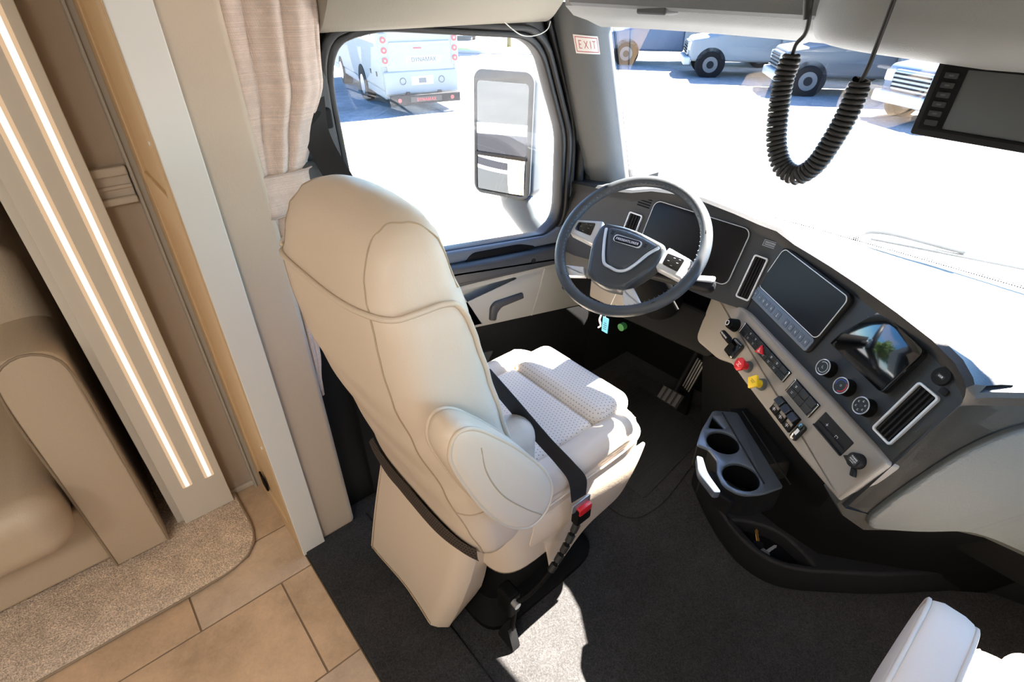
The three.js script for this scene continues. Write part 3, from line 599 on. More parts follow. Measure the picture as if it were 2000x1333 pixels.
  // climate knobs
  const knob = (u, v, r, face) => {
    const axis = (g) => g.rotateX(Math.PI / 2);
    const put = (g, n) => g.translate(u, v, n).applyMatrix4(CEN);
    const k = mesh('climate_knob', put(axis(new THREE.CylinderGeometry(r * 0.93, r * 1.05, 0.024, 40)), 0.012), M.dashBlack, dash);
    mesh('knob_ring', put(new THREE.TorusGeometry(r * 0.95, 0.0014, 8, 44), 0.0245), M.silver, k);
    const g = new THREE.CircleGeometry(r * 0.9, 36); g.translate(u, v, 0.0246); g.applyMatrix4(CEN);
    mesh('knob_face', g, face, k);
  };
  const dial = (fn) => label(256, 256, (g, w) => { g.fillStyle = '#131518'; g.fillRect(0, 0, w, w); g.translate(128, 128); fn(g); }, { rough: 0.35 });
  const ring = (g, r, a0, a1, c, lw) => { g.strokeStyle = c; g.lineWidth = lw; g.beginPath(); g.arc(0, 0, r, a0, a1); g.stroke(); };
  knob(0.386, -0.068, 0.0205, dial((g) => { ring(g, 92, -2.6, 2.4, '#c8cdd2', 9); ring(g, 20, 0.6, 4.2, '#c8cdd2', 7); }));
  knob(0.458, -0.069, 0.0205, dial((g) => { ring(g, 100, 2.7, 5.2, '#2a3f9a', 18); ring(g, 100, -0.9, 1.5, '#b3202c', 18); ring(g, 14, 0, 6.3, '#c8cdd2', 5); }));
  knob(0.53, -0.069, 0.0205, dial((g) => { for (let k = 0; k < 6; k++) { const a = 0.4 + k * 1.05; g.save(); g.translate(Math.cos(a) * 78, Math.sin(a) * 78); ring(g, 12, 0.3, 5.2, '#d5d9dd', 6); g.fillStyle = '#d5d9dd'; g.fillRect(-16, 10, 22, 5); g.restore(); } ring(g, 16, 0, 6.3, '#2d3138', 14); }));
  // USB cover
  const usb = mesh('usb_cover', new THREE.CylinderGeometry(0.0185, 0.0195, 0.006, 32).rotateX(Math.PI / 2).translate(0.596, 0.079, 0.003).applyMatrix4(CEN), M.dashDark, dash);
  mesh('cover_tab', ext(rrect(0.612, 0.63, 0.052, 0.066, 0.004), 0, 0.004, 0.001, CEN), M.dashDark, usb);
  mesh('lettering', sheet(0.588, 0.605, 0.0745, 0.0825, 0.0064, CEN), label(128, 64, (g, w, h) => { g.fillStyle = '#1d1e20'; g.fillRect(0, 0, w, h); g.fillStyle = '#d9dcdf'; g.font = 'bold 44px sans-serif'; g.textAlign = 'center'; g.textBaseline = 'middle'; g.fillText('USB', w / 2, h / 2); }), usb);

  // taupe switch panel
  const beige = rpoly([[-0.165, -0.142, 0.01], [-0.125, -0.131, 0.02], [-0.075, -0.13, 0.03], [0.03, -0.112, 0.04], [0.46, -0.11, 0.02], [0.66, -0.113, 0.014], [0.647, -0.253, 0.004], [0.5, -0.261, 0.01], [0.2, -0.259, 0.02], [0.12, -0.256, 0.02], [0.064, -0.284, 0.02], [-0.081, -0.308, 0.03], [-0.145, -0.165, 0.01]]);
  const pan = mesh('switch_panel', ext(beige, -0.03, 0.02, 0.009, CEN, 4, 10), M.taupePlastic, dash); pan.userData.label = 'taupe panel of switches and valve knobs';
  const N20 = shift(0.02), P20 = (g) => g.applyMatrix4(N20);
  // main switch bank: two rows of eight with a hazard switch
  const sw = mat('#1b1d21', 0.35), swText = M.white;
  const bank = (name, x0, x1, y0, y1, cols, marks) => {
    const b = mesh(name, ext(rrect(x0, x1, y0, y1, 0.002), -0.004, 0.003, 0.0008, N20, 1, 4), M.dashBlack, dash);
    for (const [a, c] of [[x0 + 0.0006, x0 + 0.006], [x1 - 0.006, x1 - 0.0006]]) mesh('chrome_end', ext(rrect(a, c, y0 + 0.0012, y1 - 0.0012, 0.001), 0.002, 0.006, 0.001, N20, 1, 3), M.chrome, b);
    const w = (x1 - x0 - 0.014) / cols, h = (y1 - y0 - 0.004) / 2;
    for (let i = 0; i < cols; i++) for (let j = 0; j < 2; j++) {
      const x = x0 + 0.007 + i * w, y = y0 + 0.002 + j * h;
      mesh('switch', ext(rrect(x + 0.0006, x + w - 0.0006, y + 0.0005, y + h - 0.0005, 0.001), 0.002, 0.0055 + 0.001 * j, 0.0008, N20, 1, 3), sw, b);
      if (marks(i, j)) { const cx = x + w / 2, cy = y + h / 2, g = [sheet(cx - 0.004, cx + 0.004, cy + 0.0015, cy + 0.0024, 0.0068 + 0.001 * j, N20), sheet(cx - 0.003, cx + 0.003, cy - 0.0022, cy - 0.0012, 0.0068 + 0.001 * j, N20)]; if (j) g.push(sheet(cx - 0.0006, cx + 0.0006, cy - 0.003, cy + 0.003, 0.0079, N20)); mesh('switch_print', clean(g), M.satin, b); }
    }
    return b;
  };
  const b1 = bank('switch_bank', 0.07, 0.322, -0.172, -0.137, 8, (i, j) => i > 0 && i !== 3 && i !== 7 && !(i === 4 && j));
  const hz = mesh('hazard_switch', ext(rpoly([[0.1795, -0.1735, 0.004], [0.2125, -0.16, 0.004], [0.186, -0.142, 0.004]].map(([a, b, r]) => [a, b, r])), 0.004, 0.011, 0.002, N20, 2, 4), M.red, dash);
  mesh('hazard_print', clean([sheet(0.187, 0.199, -0.1625, -0.1612, 0.0113, N20), sheet(0.19, 0.1915, -0.166, -0.152, 0.0113, N20), sheet(0.193, 0.1945, -0.164, -0.156, 0.0113, N20)]), M.white, hz);
  bank('switch_bank', 0.346, 0.452, -0.181, -0.138, 3, (i, j) => i === 0 || (i === 0 && j));
  // rocker cluster
  for (let i = 0; i < 3; i++) {
    const x = 0.347 + i * 0.0315;
    const r = mesh('rocker_switch', ext(rrect(x, x + 0.03, -0.246, -0.198, 0.002), -0.004, 0.006, 0.001, N20, 1, 4), M.dashBlack, dash);
    const prof = poly([[0, 0.004], [0.0235, 0.007], [0.03, 0.018], [0.046, 0.013], [0.046, 0.004]]);
    const m = new THREE.Matrix4().multiplyMatrices(N20, frame(V(x + 0.002, -0.245, 0), V(0, 1, 0), V(0, 0, 1), V(1, 0, 0)));
    mesh('rocker', ext(prof, 0, 0.026, 0.0012, m, 1, 3), sw, r);
    mesh('switch_print', clean([sheet(x + 0.009, x + 0.021, -0.236, -0.2352, 0.0078, N20), sheet(x + 0.009, x + 0.021, -0.2325, -0.2317, 0.0084, N20), sheet(x + 0.0145, x + 0.0155, -0.2395, -0.2285, 0.0085, N20)]), M.satin, r);
  }
  const sm = mesh('dimmer_switch', ext(rrect(0.449, 0.471, -0.248, -0.2, 0.007), -0.002, 0.009, 0.003, N20, 2, 6), M.gloss, dash);
  mesh('switch_print', sheet(0.455, 0.465, -0.232, -0.216, 0.0093, N20), M.satin, sm);
  // recessed port tray
  const ob = mesh('port_tray', ext(rrect(0.474, 0.579, -0.183, -0.139, 0.002), -0.002, 0.0016, 0.0006, N20, 1, 4), M.dashDark, dash);
  mesh('tray_ridge', ext(rrect(0.479, 0.574, -0.167, -0.165, 0.0005), 0.001, 0.004, 0.0006, N20, 1, 2), M.dashDark, ob);
  mesh('tray_ridge', ext(rrect(0.474, 0.579, -0.183, -0.179, 0.001), 0.001, 0.005, 0.0008, N20, 1, 2), M.dashDark, ob);
  mesh('tray_print', clean([sheet(0.498, 0.505, -0.158, -0.1568, 0.0019, N20), sheet(0.501, 0.5022, -0.161, -0.153, 0.0019, N20), sheet(0.536, 0.543, -0.158, -0.157, 0.0019, N20), sheet(0.536, 0.537, -0.164, -0.157, 0.0019, N20), sheet(0.543, 0.544, -0.162, -0.157, 0.0019, N20)]), M.satin, ob);
  // power outlet cap
  const po = mesh('outlet_cap', clean([new THREE.CylinderGeometry(0.0165, 0.0175, 0.018, 32).rotateX(Math.PI / 2).translate(0.618, -0.158, 0.03).applyMatrix4(CEN), ext(rpoly([[0.62, -0.172], [0.63, -0.172], [0.642, -0.186], [0.632, -0.19]], THREE.Shape, 0.003), 0.022, 0.034, 0.002, CEN), ext(rpoly([[0.592, -0.17], [0.61, -0.15], [0.61, -0.174]], THREE.Shape, 0.003), 0.03, 0.037, 0.001, CEN)]), M.dashDark, dash);
  mesh('lettering', sheet(0.606, 0.63, -0.1665, -0.1495, 0.0394, CEN), label(160, 112, (g, w, h) => { g.fillStyle = '#1d1e20'; g.fillRect(0, 0, w, h); g.fillStyle = '#cfd3d6'; g.font = 'bold 34px sans-serif'; g.textAlign = 'center'; g.fillText('POWER', w / 2, 40); g.fillText('OUTLET', w / 2, 76); g.fillRect(40, 90, w - 80, 6); }), po);
  // rotary light knob
  const lk = mesh('light_knob', new THREE.CylinderGeometry(0.0155, 0.021, 0.026, 32).rotateX(Math.PI / 2).translate(0.0405, -0.168, 0.033).applyMatrix4(CEN), M.dashBlack, dash);
  mesh('knob_tip', new THREE.CylinderGeometry(0.0075, 0.0095, 0.012, 24).rotateX(Math.PI / 2).translate(0.0405, -0.168, 0.047).applyMatrix4(CEN), M.dashBlack, lk);
  mesh('knob_ring', new THREE.TorusGeometry(0.0072, 0.0014, 8, 28).translate(0.0405, -0.168, 0.0532).applyMatrix4(CEN), M.satin, lk);
  // trailer brake lever
  const lv = mesh('lever_housing', ext(rpoly([[0.076, -0.244, 0.01], [0.127, -0.243, 0.01], [0.13, -0.188, 0.01], [0.08, -0.188, 0.01]]), -0.004, 0.016, 0.007, N20, 3, 6), M.gloss, dash);
  mesh('lever_well', ext(rrect(0.083, 0.11, -0.238, -0.205, 0.006), 0.01, 0.0163, 0.001, N20, 1, 5), M.dashBlack, lv);
  mesh('lever', ext(rpoly([[0.042, -0.204, 0.004], [0.046, -0.192, 0.005], [0.09, -0.19, 0.004], [0.105, -0.2, 0.004], [0.1, -0.21, 0.004], [0.06, -0.21, 0.006]]), 0.024, 0.037, 0.004, N20, 2, 5), M.dashBlack, lv);
  mesh('lettering', sheet(0.046, 0.086, -0.206, -0.195, 0.0373, N20), label(256, 72, (g, w, h) => { g.fillStyle = '#101112'; g.fillRect(0, 0, w, h); g.fillStyle = '#e6e8ea'; g.font = 'bold 40px sans-serif'; g.textAlign = 'center'; g.textBaseline = 'middle'; g.fillText('TRLR BRAKE', w / 2, h / 2, w - 12); }), lv);
  // air valve knobs
  for (const [u, v, m, shape, nm, txt, fg, bg] of [[0.191, -0.22, M.red, 8, 'red_valve_knob', ['TRAILER', 'AIR', 'SUPPLY'], '#f2e9e6', '#c3202a'], [0.272, -0.221, M.yellow, 4, 'yellow_valve_knob', ['PARKING', 'BRAKE'], '#2a2405', '#e3c01c']]) {
    const k = mesh(nm, new THREE.CylinderGeometry(0.011, 0.011, 0.034, 24).rotateX(Math.PI / 2).translate(u, v, 0.037).applyMatrix4(CEN), m, dash);
    let sh;
    if (shape === 8) { sh = new THREE.Shape(); for (let q = 0; q < 8; q++) { const a = (q + 0.5) * Math.PI / 4; q ? sh.lineTo(u + Math.cos(a) * 0.0205, v + Math.sin(a) * 0.0205) : sh.moveTo(u + Math.cos(a) * 0.0205, v + Math.sin(a) * 0.0205); } sh.closePath(); }
    else { const a = Math.PI / 4, pts = [[-1, -1], [1, -1], [1, 1], [-1, 1]].map(([x, y]) => { const X = x * 0.0165, Y = y * 0.0165; return [u + X * Math.cos(0.9) - Y * Math.sin(0.9), v + X * Math.sin(0.9) + Y * Math.cos(0.9), 0.004]; }); sh = rpoly(pts); }
    mesh('knob_head', ext(sh, 0.049, 0.057, 0.002, CEN, 2, 4), m, k);
    mesh('lettering', sheet(u - 0.0125, u + 0.0125, v - 0.009, v + 0.009, 0.0573, CEN), label(160, 112, (g, w, h) => { g.fillStyle = bg; g.fillRect(0, 0, w, h); g.fillStyle = fg; g.font = 'bold 27px sans-serif'; g.textAlign = 'center'; txt.forEach((s, i) => g.fillText(s, w / 2, 40 + i * 30)); }), k);
    mesh('valve_collar', new THREE.CylinderGeometry(0.0155, 0.018, 0.012, 28).rotateX(Math.PI / 2).translate(u, v, 0.024).applyMatrix4(CEN), M.greyPlastic, k);
  }
  // side return and light grey knee panel on the passenger side
  mesh('side_return', ext(poly([[-0.012, -0.005], [0.004, 0.36], [0.09, 0.395], [0.3, 0.49], [0.6, 0.62], [0.6, 0.03], [0.39, 0.045], [0.31, 0.035], [0.11, -0.05], [0.03, -0.03]]), -0.06, 0, 0.004, PAS), mat('#2b2d2a', 0.7, { bump: texGrain, bumpScale: 0.0005 }), dash);
  const kp = mesh('knee_panel', ext(rpoly([[0.073, -0.004, 0.02], [0.1, -0.032, 0.02], [0.216, 0.006, 0.03], [0.311, 0.052, 0.03], [0.39, 0.058, 0.04], [0.6, 0.045, 0.01], [0.6, 0.5, 0.01], [0.25, 0.41, 0.05], [0.156, 0.336, 0.05], [0.12, 0.284, 0.04], [0.094, 0.215, 0.06], [0.076, 0.085, 0.05]]), -0.01, 0.016, 0.012, PAS, 5, 10), M.greyPlastic, dash); kp.userData.label = 'light grey knee panel on the passenger side';
  // lower column
  const R = [[0.76, [[-0.8, -1.58], [-0.6, -1.45], [-0.4, -1.315], [-0.25, -1.215], [-0.14, -1.14], [0.04, -1.3], [0.3, -1.6], [0.3, -2.05], [-0.8, -2.05]]],
    [0.5, [[-0.74, -1.56], [-0.58, -1.47], [-0.42, -1.375], [-0.3, -1.31], [-0.18, -1.27], [0.02, -1.42], [0.32, -1.72], [0.32, -2.05], [-0.74, -2.05]]],
    [0.25, [[-0.7, -1.58], [-0.56, -1.53], [-0.42, -1.48], [-0.3, -1.45], [-0.16, -1.45], [0.04, -1.6], [0.32, -1.86], [0.32, -2.05], [-0.7, -2.05]]],
    [0.0, [[-0.69, -1.6], [-0.56, -1.56], [-0.42, -1.52], [-0.3, -1.5], [-0.15, -1.5], [0.06, -1.66], [0.3, -1.9], [0.32, -2.05], [-0.69, -2.05]]]];
  mesh('lower_column', loft(R.map(([y, p]) => p.map(([x, z]) => V(x, y, z))), 0.8), M.dashBlack, dash);
  mesh('inner_core', box(-0.5, 0.95, 0.3, 0.96, -1.88, -1.64), M.dashBlack, dash);
  // floor shelf with key bowl
  const FL = frame(V(0, 0, 0), V(1, 0, 0), V(0, 0, -1), V(0, 1, 0));
  const shelf = rpoly([[-0.66, 1.52, 0.03], [-0.53, 1.42, 0.05], [-0.42, 1.355, 0.05], [-0.31, 1.318, 0.08], [-0.19, 1.342, 0.1], [0.02, 1.56, 0.06], [0.25, 1.86, 0.05], [0.6, 2.0, 0.02], [0.6, 2.05, 0.01], [-0.66, 2.05, 0.01]]);
  const bowl = [[-0.416, 1.364, 0.01], [-0.369, 1.41, 0.03], [-0.287, 1.45, 0.05], [-0.214, 1.437, 0.03], [-0.143, 1.41, 0.01], [-0.2, 1.36, 0.03], [-0.27, 1.335, 0.05], [-0.36, 1.34, 0.03]].map(([x, z, r]) => [x, z + 0.012, r]);
  shelf.holes.push(rpoly(bowl, THREE.Path));
  mesh('floor_shelf', ext(shelf, 0.0, 0.12, 0.012, FL, 3, 8), M.dashDark, dash);
  mesh('bowl_floor', ext(rpoly(grow(bowl, 0.012)), 0.055, 0.065, 0.001, FL), M.dashBlack, dash);
  // driver knee panels under the wheel
  mesh('knee_bolster', ext(rpoly([[-0.5, -0.2], [0.25, -0.2], [0.2, -0.34], [-0.5, -0.36]], THREE.Shape, 0.02), -0.12, -0.06, 0.012, CLU), M.dashBlack, dash);
  mesh('under_cover', box(-1.4, -0.62, 0.62, 0.86, -2.0, -1.62, 0.02), M.dashBlack, dash);
  mesh('fuse_cover', box(-1.22, -1.03, 0.66, 0.74, -1.47, -1.44, 0.012), M.taupePlastic, dash);
  mesh('fuse_cover', box(-1.4, -1.24, 0.72, 0.82, -1.5, -1.46, 0.01), mat('#5a5d5e', 0.6), dash);
  const gk = mesh('green_valve', new THREE.CylinderGeometry(0.015, 0.015, 0.02, 20).rotateX(Math.PI / 2).translate(-1.03, 0.615, -1.43), mat('#2f6b3a', 0.5), dash);
  mesh('valve_stem', rod(V(-1.03, 0.615, -1.6), V(-1.03, 0.615, -1.43), 0.006), M.dashBlack, gk);
}
// cup holder tray
{
  const t = thing('cup_holder', 'satin dark cup holder tray with two round wells below the dash', 'cup holder', null, [-0.42, 0.47, -1.2]);
  const off = (g) => g.translate(0.42, -0.47, 1.2);
  const F = frame(V(0, 0, 0), V(1, 0, 0), V(0, 0, -1), V(0, 1, 0));
  const out = [[-0.556, 1.31, 0.012], [-0.528, 1.2, 0.02], [-0.503, 1.14, 0.008], [-0.47, 1.15, 0.01], [-0.43, 1.13, 0.01], [-0.405, 1.09, 0.006], [-0.37, 1.062, 0.015], [-0.32, 1.066, 0.03], [-0.285, 1.115, 0.02], [-0.262, 1.18, 0.006], [-0.5, 1.36, 0.01]];
  const mk = () => { const s = rpoly(out); for (const [x, z, r] of [[-0.457, 1.206, 0.0465], [-0.353, 1.125, 0.049]]) { const h = new THREE.Path(); h.absarc(x, z, r, 0, Math.PI * 2, true); s.holes.push(h); } s.holes.push(rpoly([[-0.541, 1.284, 0.006], [-0.519, 1.228, 0.006], [-0.484, 1.262, 0.006]], THREE.Path)); return s; };
  const tray = mat('#56606c', 0.32, { metal: 0.3 });
  mesh('top_plate', off(ext(mk(), 0.57, 0.58, 0.003, F, 3, 24)), tray, t);
  mesh('wells', off(ext(mk(), 0.5, 0.571, 0.001, F, 1, 24)), M.dashBlack, t);
  mesh('bottom', off(ext(rpoly(out), 0.492, 0.501, 0.001, F)), M.dashBlack, t);
  mesh('guard_arm', off(ext(rpoly([[-0.478, 1.1, 0.006], [-0.462, 1.108, 0.006], [-0.42, 1.066, 0.02], [-0.36, 1.036, 0.006], [-0.37, 1.02, 0.006], [-0.438, 1.048, 0.02]]), 0.555, 0.583, 0.005, F, 3, 8)), tray, t);
  mesh('arm_link', off(box(-0.43, -0.33, 0.5, 0.556, -1.11, -1.045, 0.006)), M.dashBlack, t);
  for (const [a, b] of [[V(-0.53, 0.582, -1.318), V(-0.3, 0.582, -1.148)], [V(-0.49, 0.585, -1.37), V(-0.252, 0.585, -1.196)]]) mesh('rib', off(rod(a, b, 0.0022)), M.dashDark, t);
  mesh('back_plate', off(ext(rpoly([[-0.53, 1.36], [-0.33, 1.225], [-0.29, 1.3], [-0.46, 1.46]], THREE.Shape, 0.01), 0.5, 0.575, 0.004, F)), M.dashDark, t);
}
// keys in the bowl
{
  const t = thing('key_ring', 'brass key with black head on a small ring in the floor bowl', 'keys', null, [-0.3, 0.066, -1.385]); t.scale.setScalar(1.3);
  const mk = (turn, tilt, head, blade, dx, dz) => {
    const F = new THREE.Matrix4().makeRotationY(turn).multiply(new THREE.Matrix4().makeRotationX(-Math.PI / 2 + tilt)).setPosition(dx, 0.012, dz);
    const k = mesh('key_head', ext(rpoly([[-0.013, -0.012, 0.008], [0.013, -0.012, 0.008], [0.012, 0.012, 0.006], [-0.012, 0.012, 0.006]]), -0.003, 0.003, 0.0015, F, 2, 6), head, t);
    mesh('key_blade', ext(rpoly([[-0.0042, 0.01], [0.0042, 0.01], [0.0042, 0.02], [0.003, 0.024], [0.0044, 0.028], [0.003, 0.034], [0.004, 0.04], [0, 0.046], [-0.0042, 0.041]], THREE.Shape, 0.0006), -0.0012, 0.0012, 0.0004, F, 1, 3), blade, k);
  };
  mk(0.7, 0.3, M.dashBlack, M.brass, -0.005, 0.0); mk(-0.25, 0.15, M.silver, M.silver, 0.016, 0.012);
  mesh('split_ring', new THREE.TorusGeometry(0.011, 0.0012, 8, 28).rotateX(1.2).translate(0.008, 0.014, 0.016), M.chrome, t);
}
// steering wheel
{
  const O = V(-0.874, 1.073, -1.191), F = frame(V(0, 0, 0), V(0.9816, 0, -0.1908), V(-0.144, 0.6561, -0.7408), V(0.1252, 0.7547, 0.644));
  const t = thing('steering_wheel', 'dark leather steering wheel with silver spoke switch pads', 'steering wheel', null, O.toArray());
  const rot = (g) => g.applyMatrix4(F);
  const rim = new THREE.TorusGeometry(0.2125, 0.0165, 20, 96); 
  mesh('rim', rot(rim), M.wheelLeather, t);
  // stitching inside the rim
  const st = [];
  for (let k = 0; k < 90; k++) { const a = (k / 90) * Math.PI * 2 + 0.02; const g = new THREE.BoxGeometry(0.0012, 0.0045, 0.0012); g.rotateZ(a + (k % 2 ? 0.9 : 2.2)); g.translate(Math.cos(a) * 0.1985, Math.sin(a) * 0.1985, 0.0105); st.push(g); }
  const sg = mesh('rim_stitching', rot(clean(st)), M.stitch, t); sg.userData.kind = 'stuff';
  for (const a of [0.42, 2.35, 3.95, 5.5]) mesh('rim_joint', rot(new THREE.TorusGeometry(0.0168, 0.0008, 6, 24).rotateY(Math.PI / 2).translate(0.2125, 0, 0).rotateZ(a - 0)), M.dashBlack, t);
  const S = (pts, z0, z1, b, m, name, parent = t, r) => mesh(name, ext(rpoly(pts, THREE.Shape, r), z0, z1, b, F, 3, 8), m, parent);
  const hub = S([[-0.108, 0.044, 0.02], [-0.01, 0.05, 0.08], [0.108, 0.025, 0.02], [0.108, -0.045, 0.03], [0.045, -0.142, 0.02], [-0.018, -0.15, 0.05], [-0.078, -0.128, 0.02], [-0.112, -0.03, 0.03]], -0.045, 0.006, 0.012, M.wheelLeather, 'hub');
  const pad = S([[-0.082, 0.03, 0.02], [0.0, 0.034, 0.05], [0.088, 0.014, 0.02], [0.042, -0.078, 0.03], [0.01, -0.092, 0.03], [-0.032, -0.084, 0.03]], -0.01, 0.018, 0.012, mat('#3d4248', 0.5, { bump: texGrain, bumpScale: 0.0004 }), 'airbag_cover');
  // satin U-line
  mesh('trim_line', rot(tube([V(-0.083, 0.02, 0.012), V(-0.068, -0.02, 0.014), V(-0.045, -0.07, 0.014), V(-0.034, -0.085, 0.013), V(-0.01, -0.091, 0.013), V(0.012, -0.094, 0.013), V(0.034, -0.085, 0.013), V(0.05, -0.065, 0.014), V(0.073, -0.02, 0.014), V(0.09, 0.006, 0.011)], 0.0048, 60, 8)), M.satin, pad);
  // badge
  const badge = S([[-0.045, -0.012, 0.011], [0.045, -0.014, 0.011], [0.045, 0.009, 0.011], [-0.045, 0.011, 0.011]], 0.012, 0.0205, 0.002, M.satin, 'badge', pad);
  mesh('badge_face', ext(rrect(-0.041, 0.041, -0.0115, 0.0075, 0.009), 0.018, 0.0212, 0.0006, F, 1, 8), M.dashBlack, badge);
  mesh('badge_lettering', sheet(-0.037, 0.037, -0.0085, 0.005, 0.0215, F), label(512, 96, (g, w, h) => { g.fillStyle = '#101a33'; g.fillRect(0, 0, w, h); g.fillStyle = '#e6eaef'; g.font = 'bold 72px sans-serif'; g.textAlign = 'center'; g.textBaseline = 'middle'; g.fillText('FREIGHTLINER', w / 2, h / 2 + 4, w - 10); }), badge);
  for (const x of [-0.055, 0.055]) mesh('horn_mark', clean([-0.004, 0, 0.004].map((d) => sheet(x - 0.005, x + 0.005, 0.006 + d - 0.0008 - x * 0.1, 0.006 + d + 0.0008 - x * 0.1, 0.0186, F))), M.dashBlack, pad);
  // spoke pads
  const padMat = M.satin;
  for (const [pts, bt] of [[[[-0.2, 0.033, 0.006], [-0.112, 0.05, 0.006], [-0.104, -0.03, 0.006], [-0.203, -0.014, 0.006]], [[-0.187, 0.025, 0.006], [-0.131, 0.036, 0.006], [-0.127, -0.008, 0.006], [-0.187, -0.002, 0.006]]], [[[0.112, 0.025, 0.006], [0.192, 0.005, 0.006], [0.188, -0.058, 0.006], [0.1, -0.042, 0.006]], [[0.117, 0.006, 0.006], [0.171, 0.0, 0.006], [0.167, -0.04, 0.006], [0.117, -0.03, 0.006]]]]) {
    const sp = S(pts, -0.04, -0.002, 0.006, padMat, 'spoke_pad'); sp.userData.label = 'silver spoke pad with black buttons';
    const bl = S(bt, -0.006, 0.001, 0.002, M.gloss, 'button_block', sp);
    const c = bt.reduce((s, p) => [s[0] + p[0] / 4, s[1] + p[1] / 4], [0, 0]);
    mesh('button_print', clean([[0, 0.012], [0.013, 0], [-0.013, 0], [0, -0.012], [0.016, 0.011]].map(([a, b]) => sheet(c[0] + a - 0.003, c[0] + a + 0.003, c[1] + b - 0.0008, c[1] + b + 0.0008, 0.0014, F))), M.stitch, sp);
  }
  // lower spokes
  S([[-0.17, -0.118, 0.004], [-0.1, -0.104, 0.004], [-0.085, -0.13, 0.004], [-0.15, -0.15, 0.004]], -0.034, -0.008, 0.006, M.satin, 'lower_spoke');
  S([[0.042, -0.135, 0.004], [0.07, -0.118, 0.004], [0.125, -0.165, 0.004], [0.075, -0.188, 0.004]], -0.034, -0.008, 0.006, M.satin, 'lower_spoke');
  // column shroud behind the hub
  const A = O.clone().add(V(0.1252, 0.7547, 0.644).multiplyScalar(-0.055)), B = A.clone().add(V(-0.04, -0.27, -0.26)), FO = F.clone().setPosition(O.x, O.y, O.z);
  const shroud = mesh('column_shroud', rod(B, A, 0.08, 0.066, 24), M.dashBlack, dash);
  const stem = mesh('signal_stalk', ext(rpoly([[0.06, -0.03, 0.01], [0.2, -0.02, 0.01], [0.255, -0.004, 0.012], [0.262, -0.03, 0.012], [0.25, -0.045, 0.01], [0.06, -0.055, 0.01]]), -0.085, -0.045, 0.012, FO, 3, 8), M.dashDark, dash);
  mesh('stalk_cap', ext(rpoly([[0.2, -0.016, 0.006], [0.256, -0.002, 0.008], [0.258, -0.022, 0.008], [0.2, -0.034, 0.006]]), -0.05, -0.041, 0.004, FO, 2, 6), M.satin, stem);
  mesh('tilt_lever', rod(V(-0.83, 0.86, -1.38), V(-0.775, 0.83, -1.36), 0.005), M.dashBlack, shroud);
  // key tag hanging below the column
  const k = thing('key_tag', 'turquoise plastic tag hanging under the steering wheel', 'key tag', null, [-0.995, 0.7, -1.28]);
  mesh('tag', box(-0.014, 0.014, -0.03, 0.03, -0.0015, 0.0015, 0.0012), mat('#3a9fc4', 0.45), k);
  mesh('tag_print', clean([[-0.016, 0.01], [-0.008, 0.008], [0, 0.01], [0.008, 0.006]].map(([y, w]) => new THREE.PlaneGeometry(w * 1.6, 0.002).translate(0, y, 0.0018))), M.dashBlack, k);
  mesh('paper_strip', tube([V(-0.022, 0.035, 0), V(-0.026, 0.01, 0.003), V(-0.02, -0.012, 0), V(-0.028, -0.022, 0.002)], 0.0035, 20, 6), M.white, k);
  mesh('string', rod(V(-0.005, 0.03, 0), V(0.035, 0.19, -0.02), 0.0012, 0.0012, 6), M.white, k);
}
// pedals and mats
{
  const b = thing('brake_pedal', 'black ribbed brake pedal in the footwell', 'pedal', null, [-0.92, 0, -1.72]);
  const m = new THREE.Matrix4().makeRotationX(-0.75).setPosition(0, 0.19, 0.02);
  mesh('pad', box(-0.055, 0.055, -0.035, 0.035, -0.008, 0.008, 0.006).applyMatrix4(m), M.dashDark, b);
  for (let i = 0; i < 4; i++) mesh('rib', box(-0.05 + i * 0.026, -0.032 + i * 0.026, -0.03, 0.03, 0.006, 0.012, 0.002).applyMatrix4(m), mat('#2c2d2e', 0.6), b);
  mesh('arm', rod(V(0, 0.19, 0), V(0.02, 0.62, -0.25), 0.012), M.dashBlack, b);
  const a = thing('accelerator_pedal', 'ribbed metal accelerator pedal beside the brake', 'pedal', null, [-0.9, 0, -1.82]);
  const P0 = V(-0.93, 0.15, -1.845), P1 = V(-0.885, 0.345, -1.84), ax = P1.clone().sub(P0), L = ax.length(), e2 = ax.normalize(), n = V(-0.1, 0.3, 0.9).normalize(), e1 = e2.clone().cross(n).normalize(), nn = e1.clone().cross(e2);
  const F = frame(P0.clone().sub(V(-0.9, 0, -1.82)), e1, e2, nn);
  mesh('plate', ext(rrect(-0.026, 0.026, 0, L, 0.006), -0.006, 0.004, 0.002, F), M.dashBlack, a);
  for (let i = 0; i < 4; i++) mesh('metal_rib', ext(rrect(-0.022 + i * 0.0125, -0.016 + i * 0.0125, 0.006, L - 0.006, 0.002), 0.003, 0.008, 0.0015, F), mat('#b4b4ae', 0.4, { metal: 0.25 }), a);
  mesh('foot', box(-0.06, 0.0, 0.0, 0.15, -0.05, -0.02, 0.006), M.dashBlack, a);
  // floor mat
  const FL = frame(V(0, 0, 0), V(1, 0, 0), V(0, 0, -1), V(0, 1, 0));
  const t = thing('floor_mat', 'black ribbed driver floor mat under the pedals', 'floor mat');
  mesh('mat', ext(rpoly([[-1.3, 1.15, 0.06], [-0.68, 1.17, 0.1], [-0.66, 1.35, 0.06], [-0.72, 1.72, 0.05], [-0.76, 1.95, 0.03], [-1.3, 1.95, 0.03]]), 0.0005, 0.009, 0.003, FL, 2, 10), M.blackCarpet, t);
  mesh('heel_pad', ext(rpoly([[-1.2, 1.3, 0.02], [-0.72, 1.3, 0.02], [-0.77, 1.85, 0.02], [-1.2, 1.85, 0.02]]), 0.008, 0.012, 0.001, FL), M.matRubber, t);
}

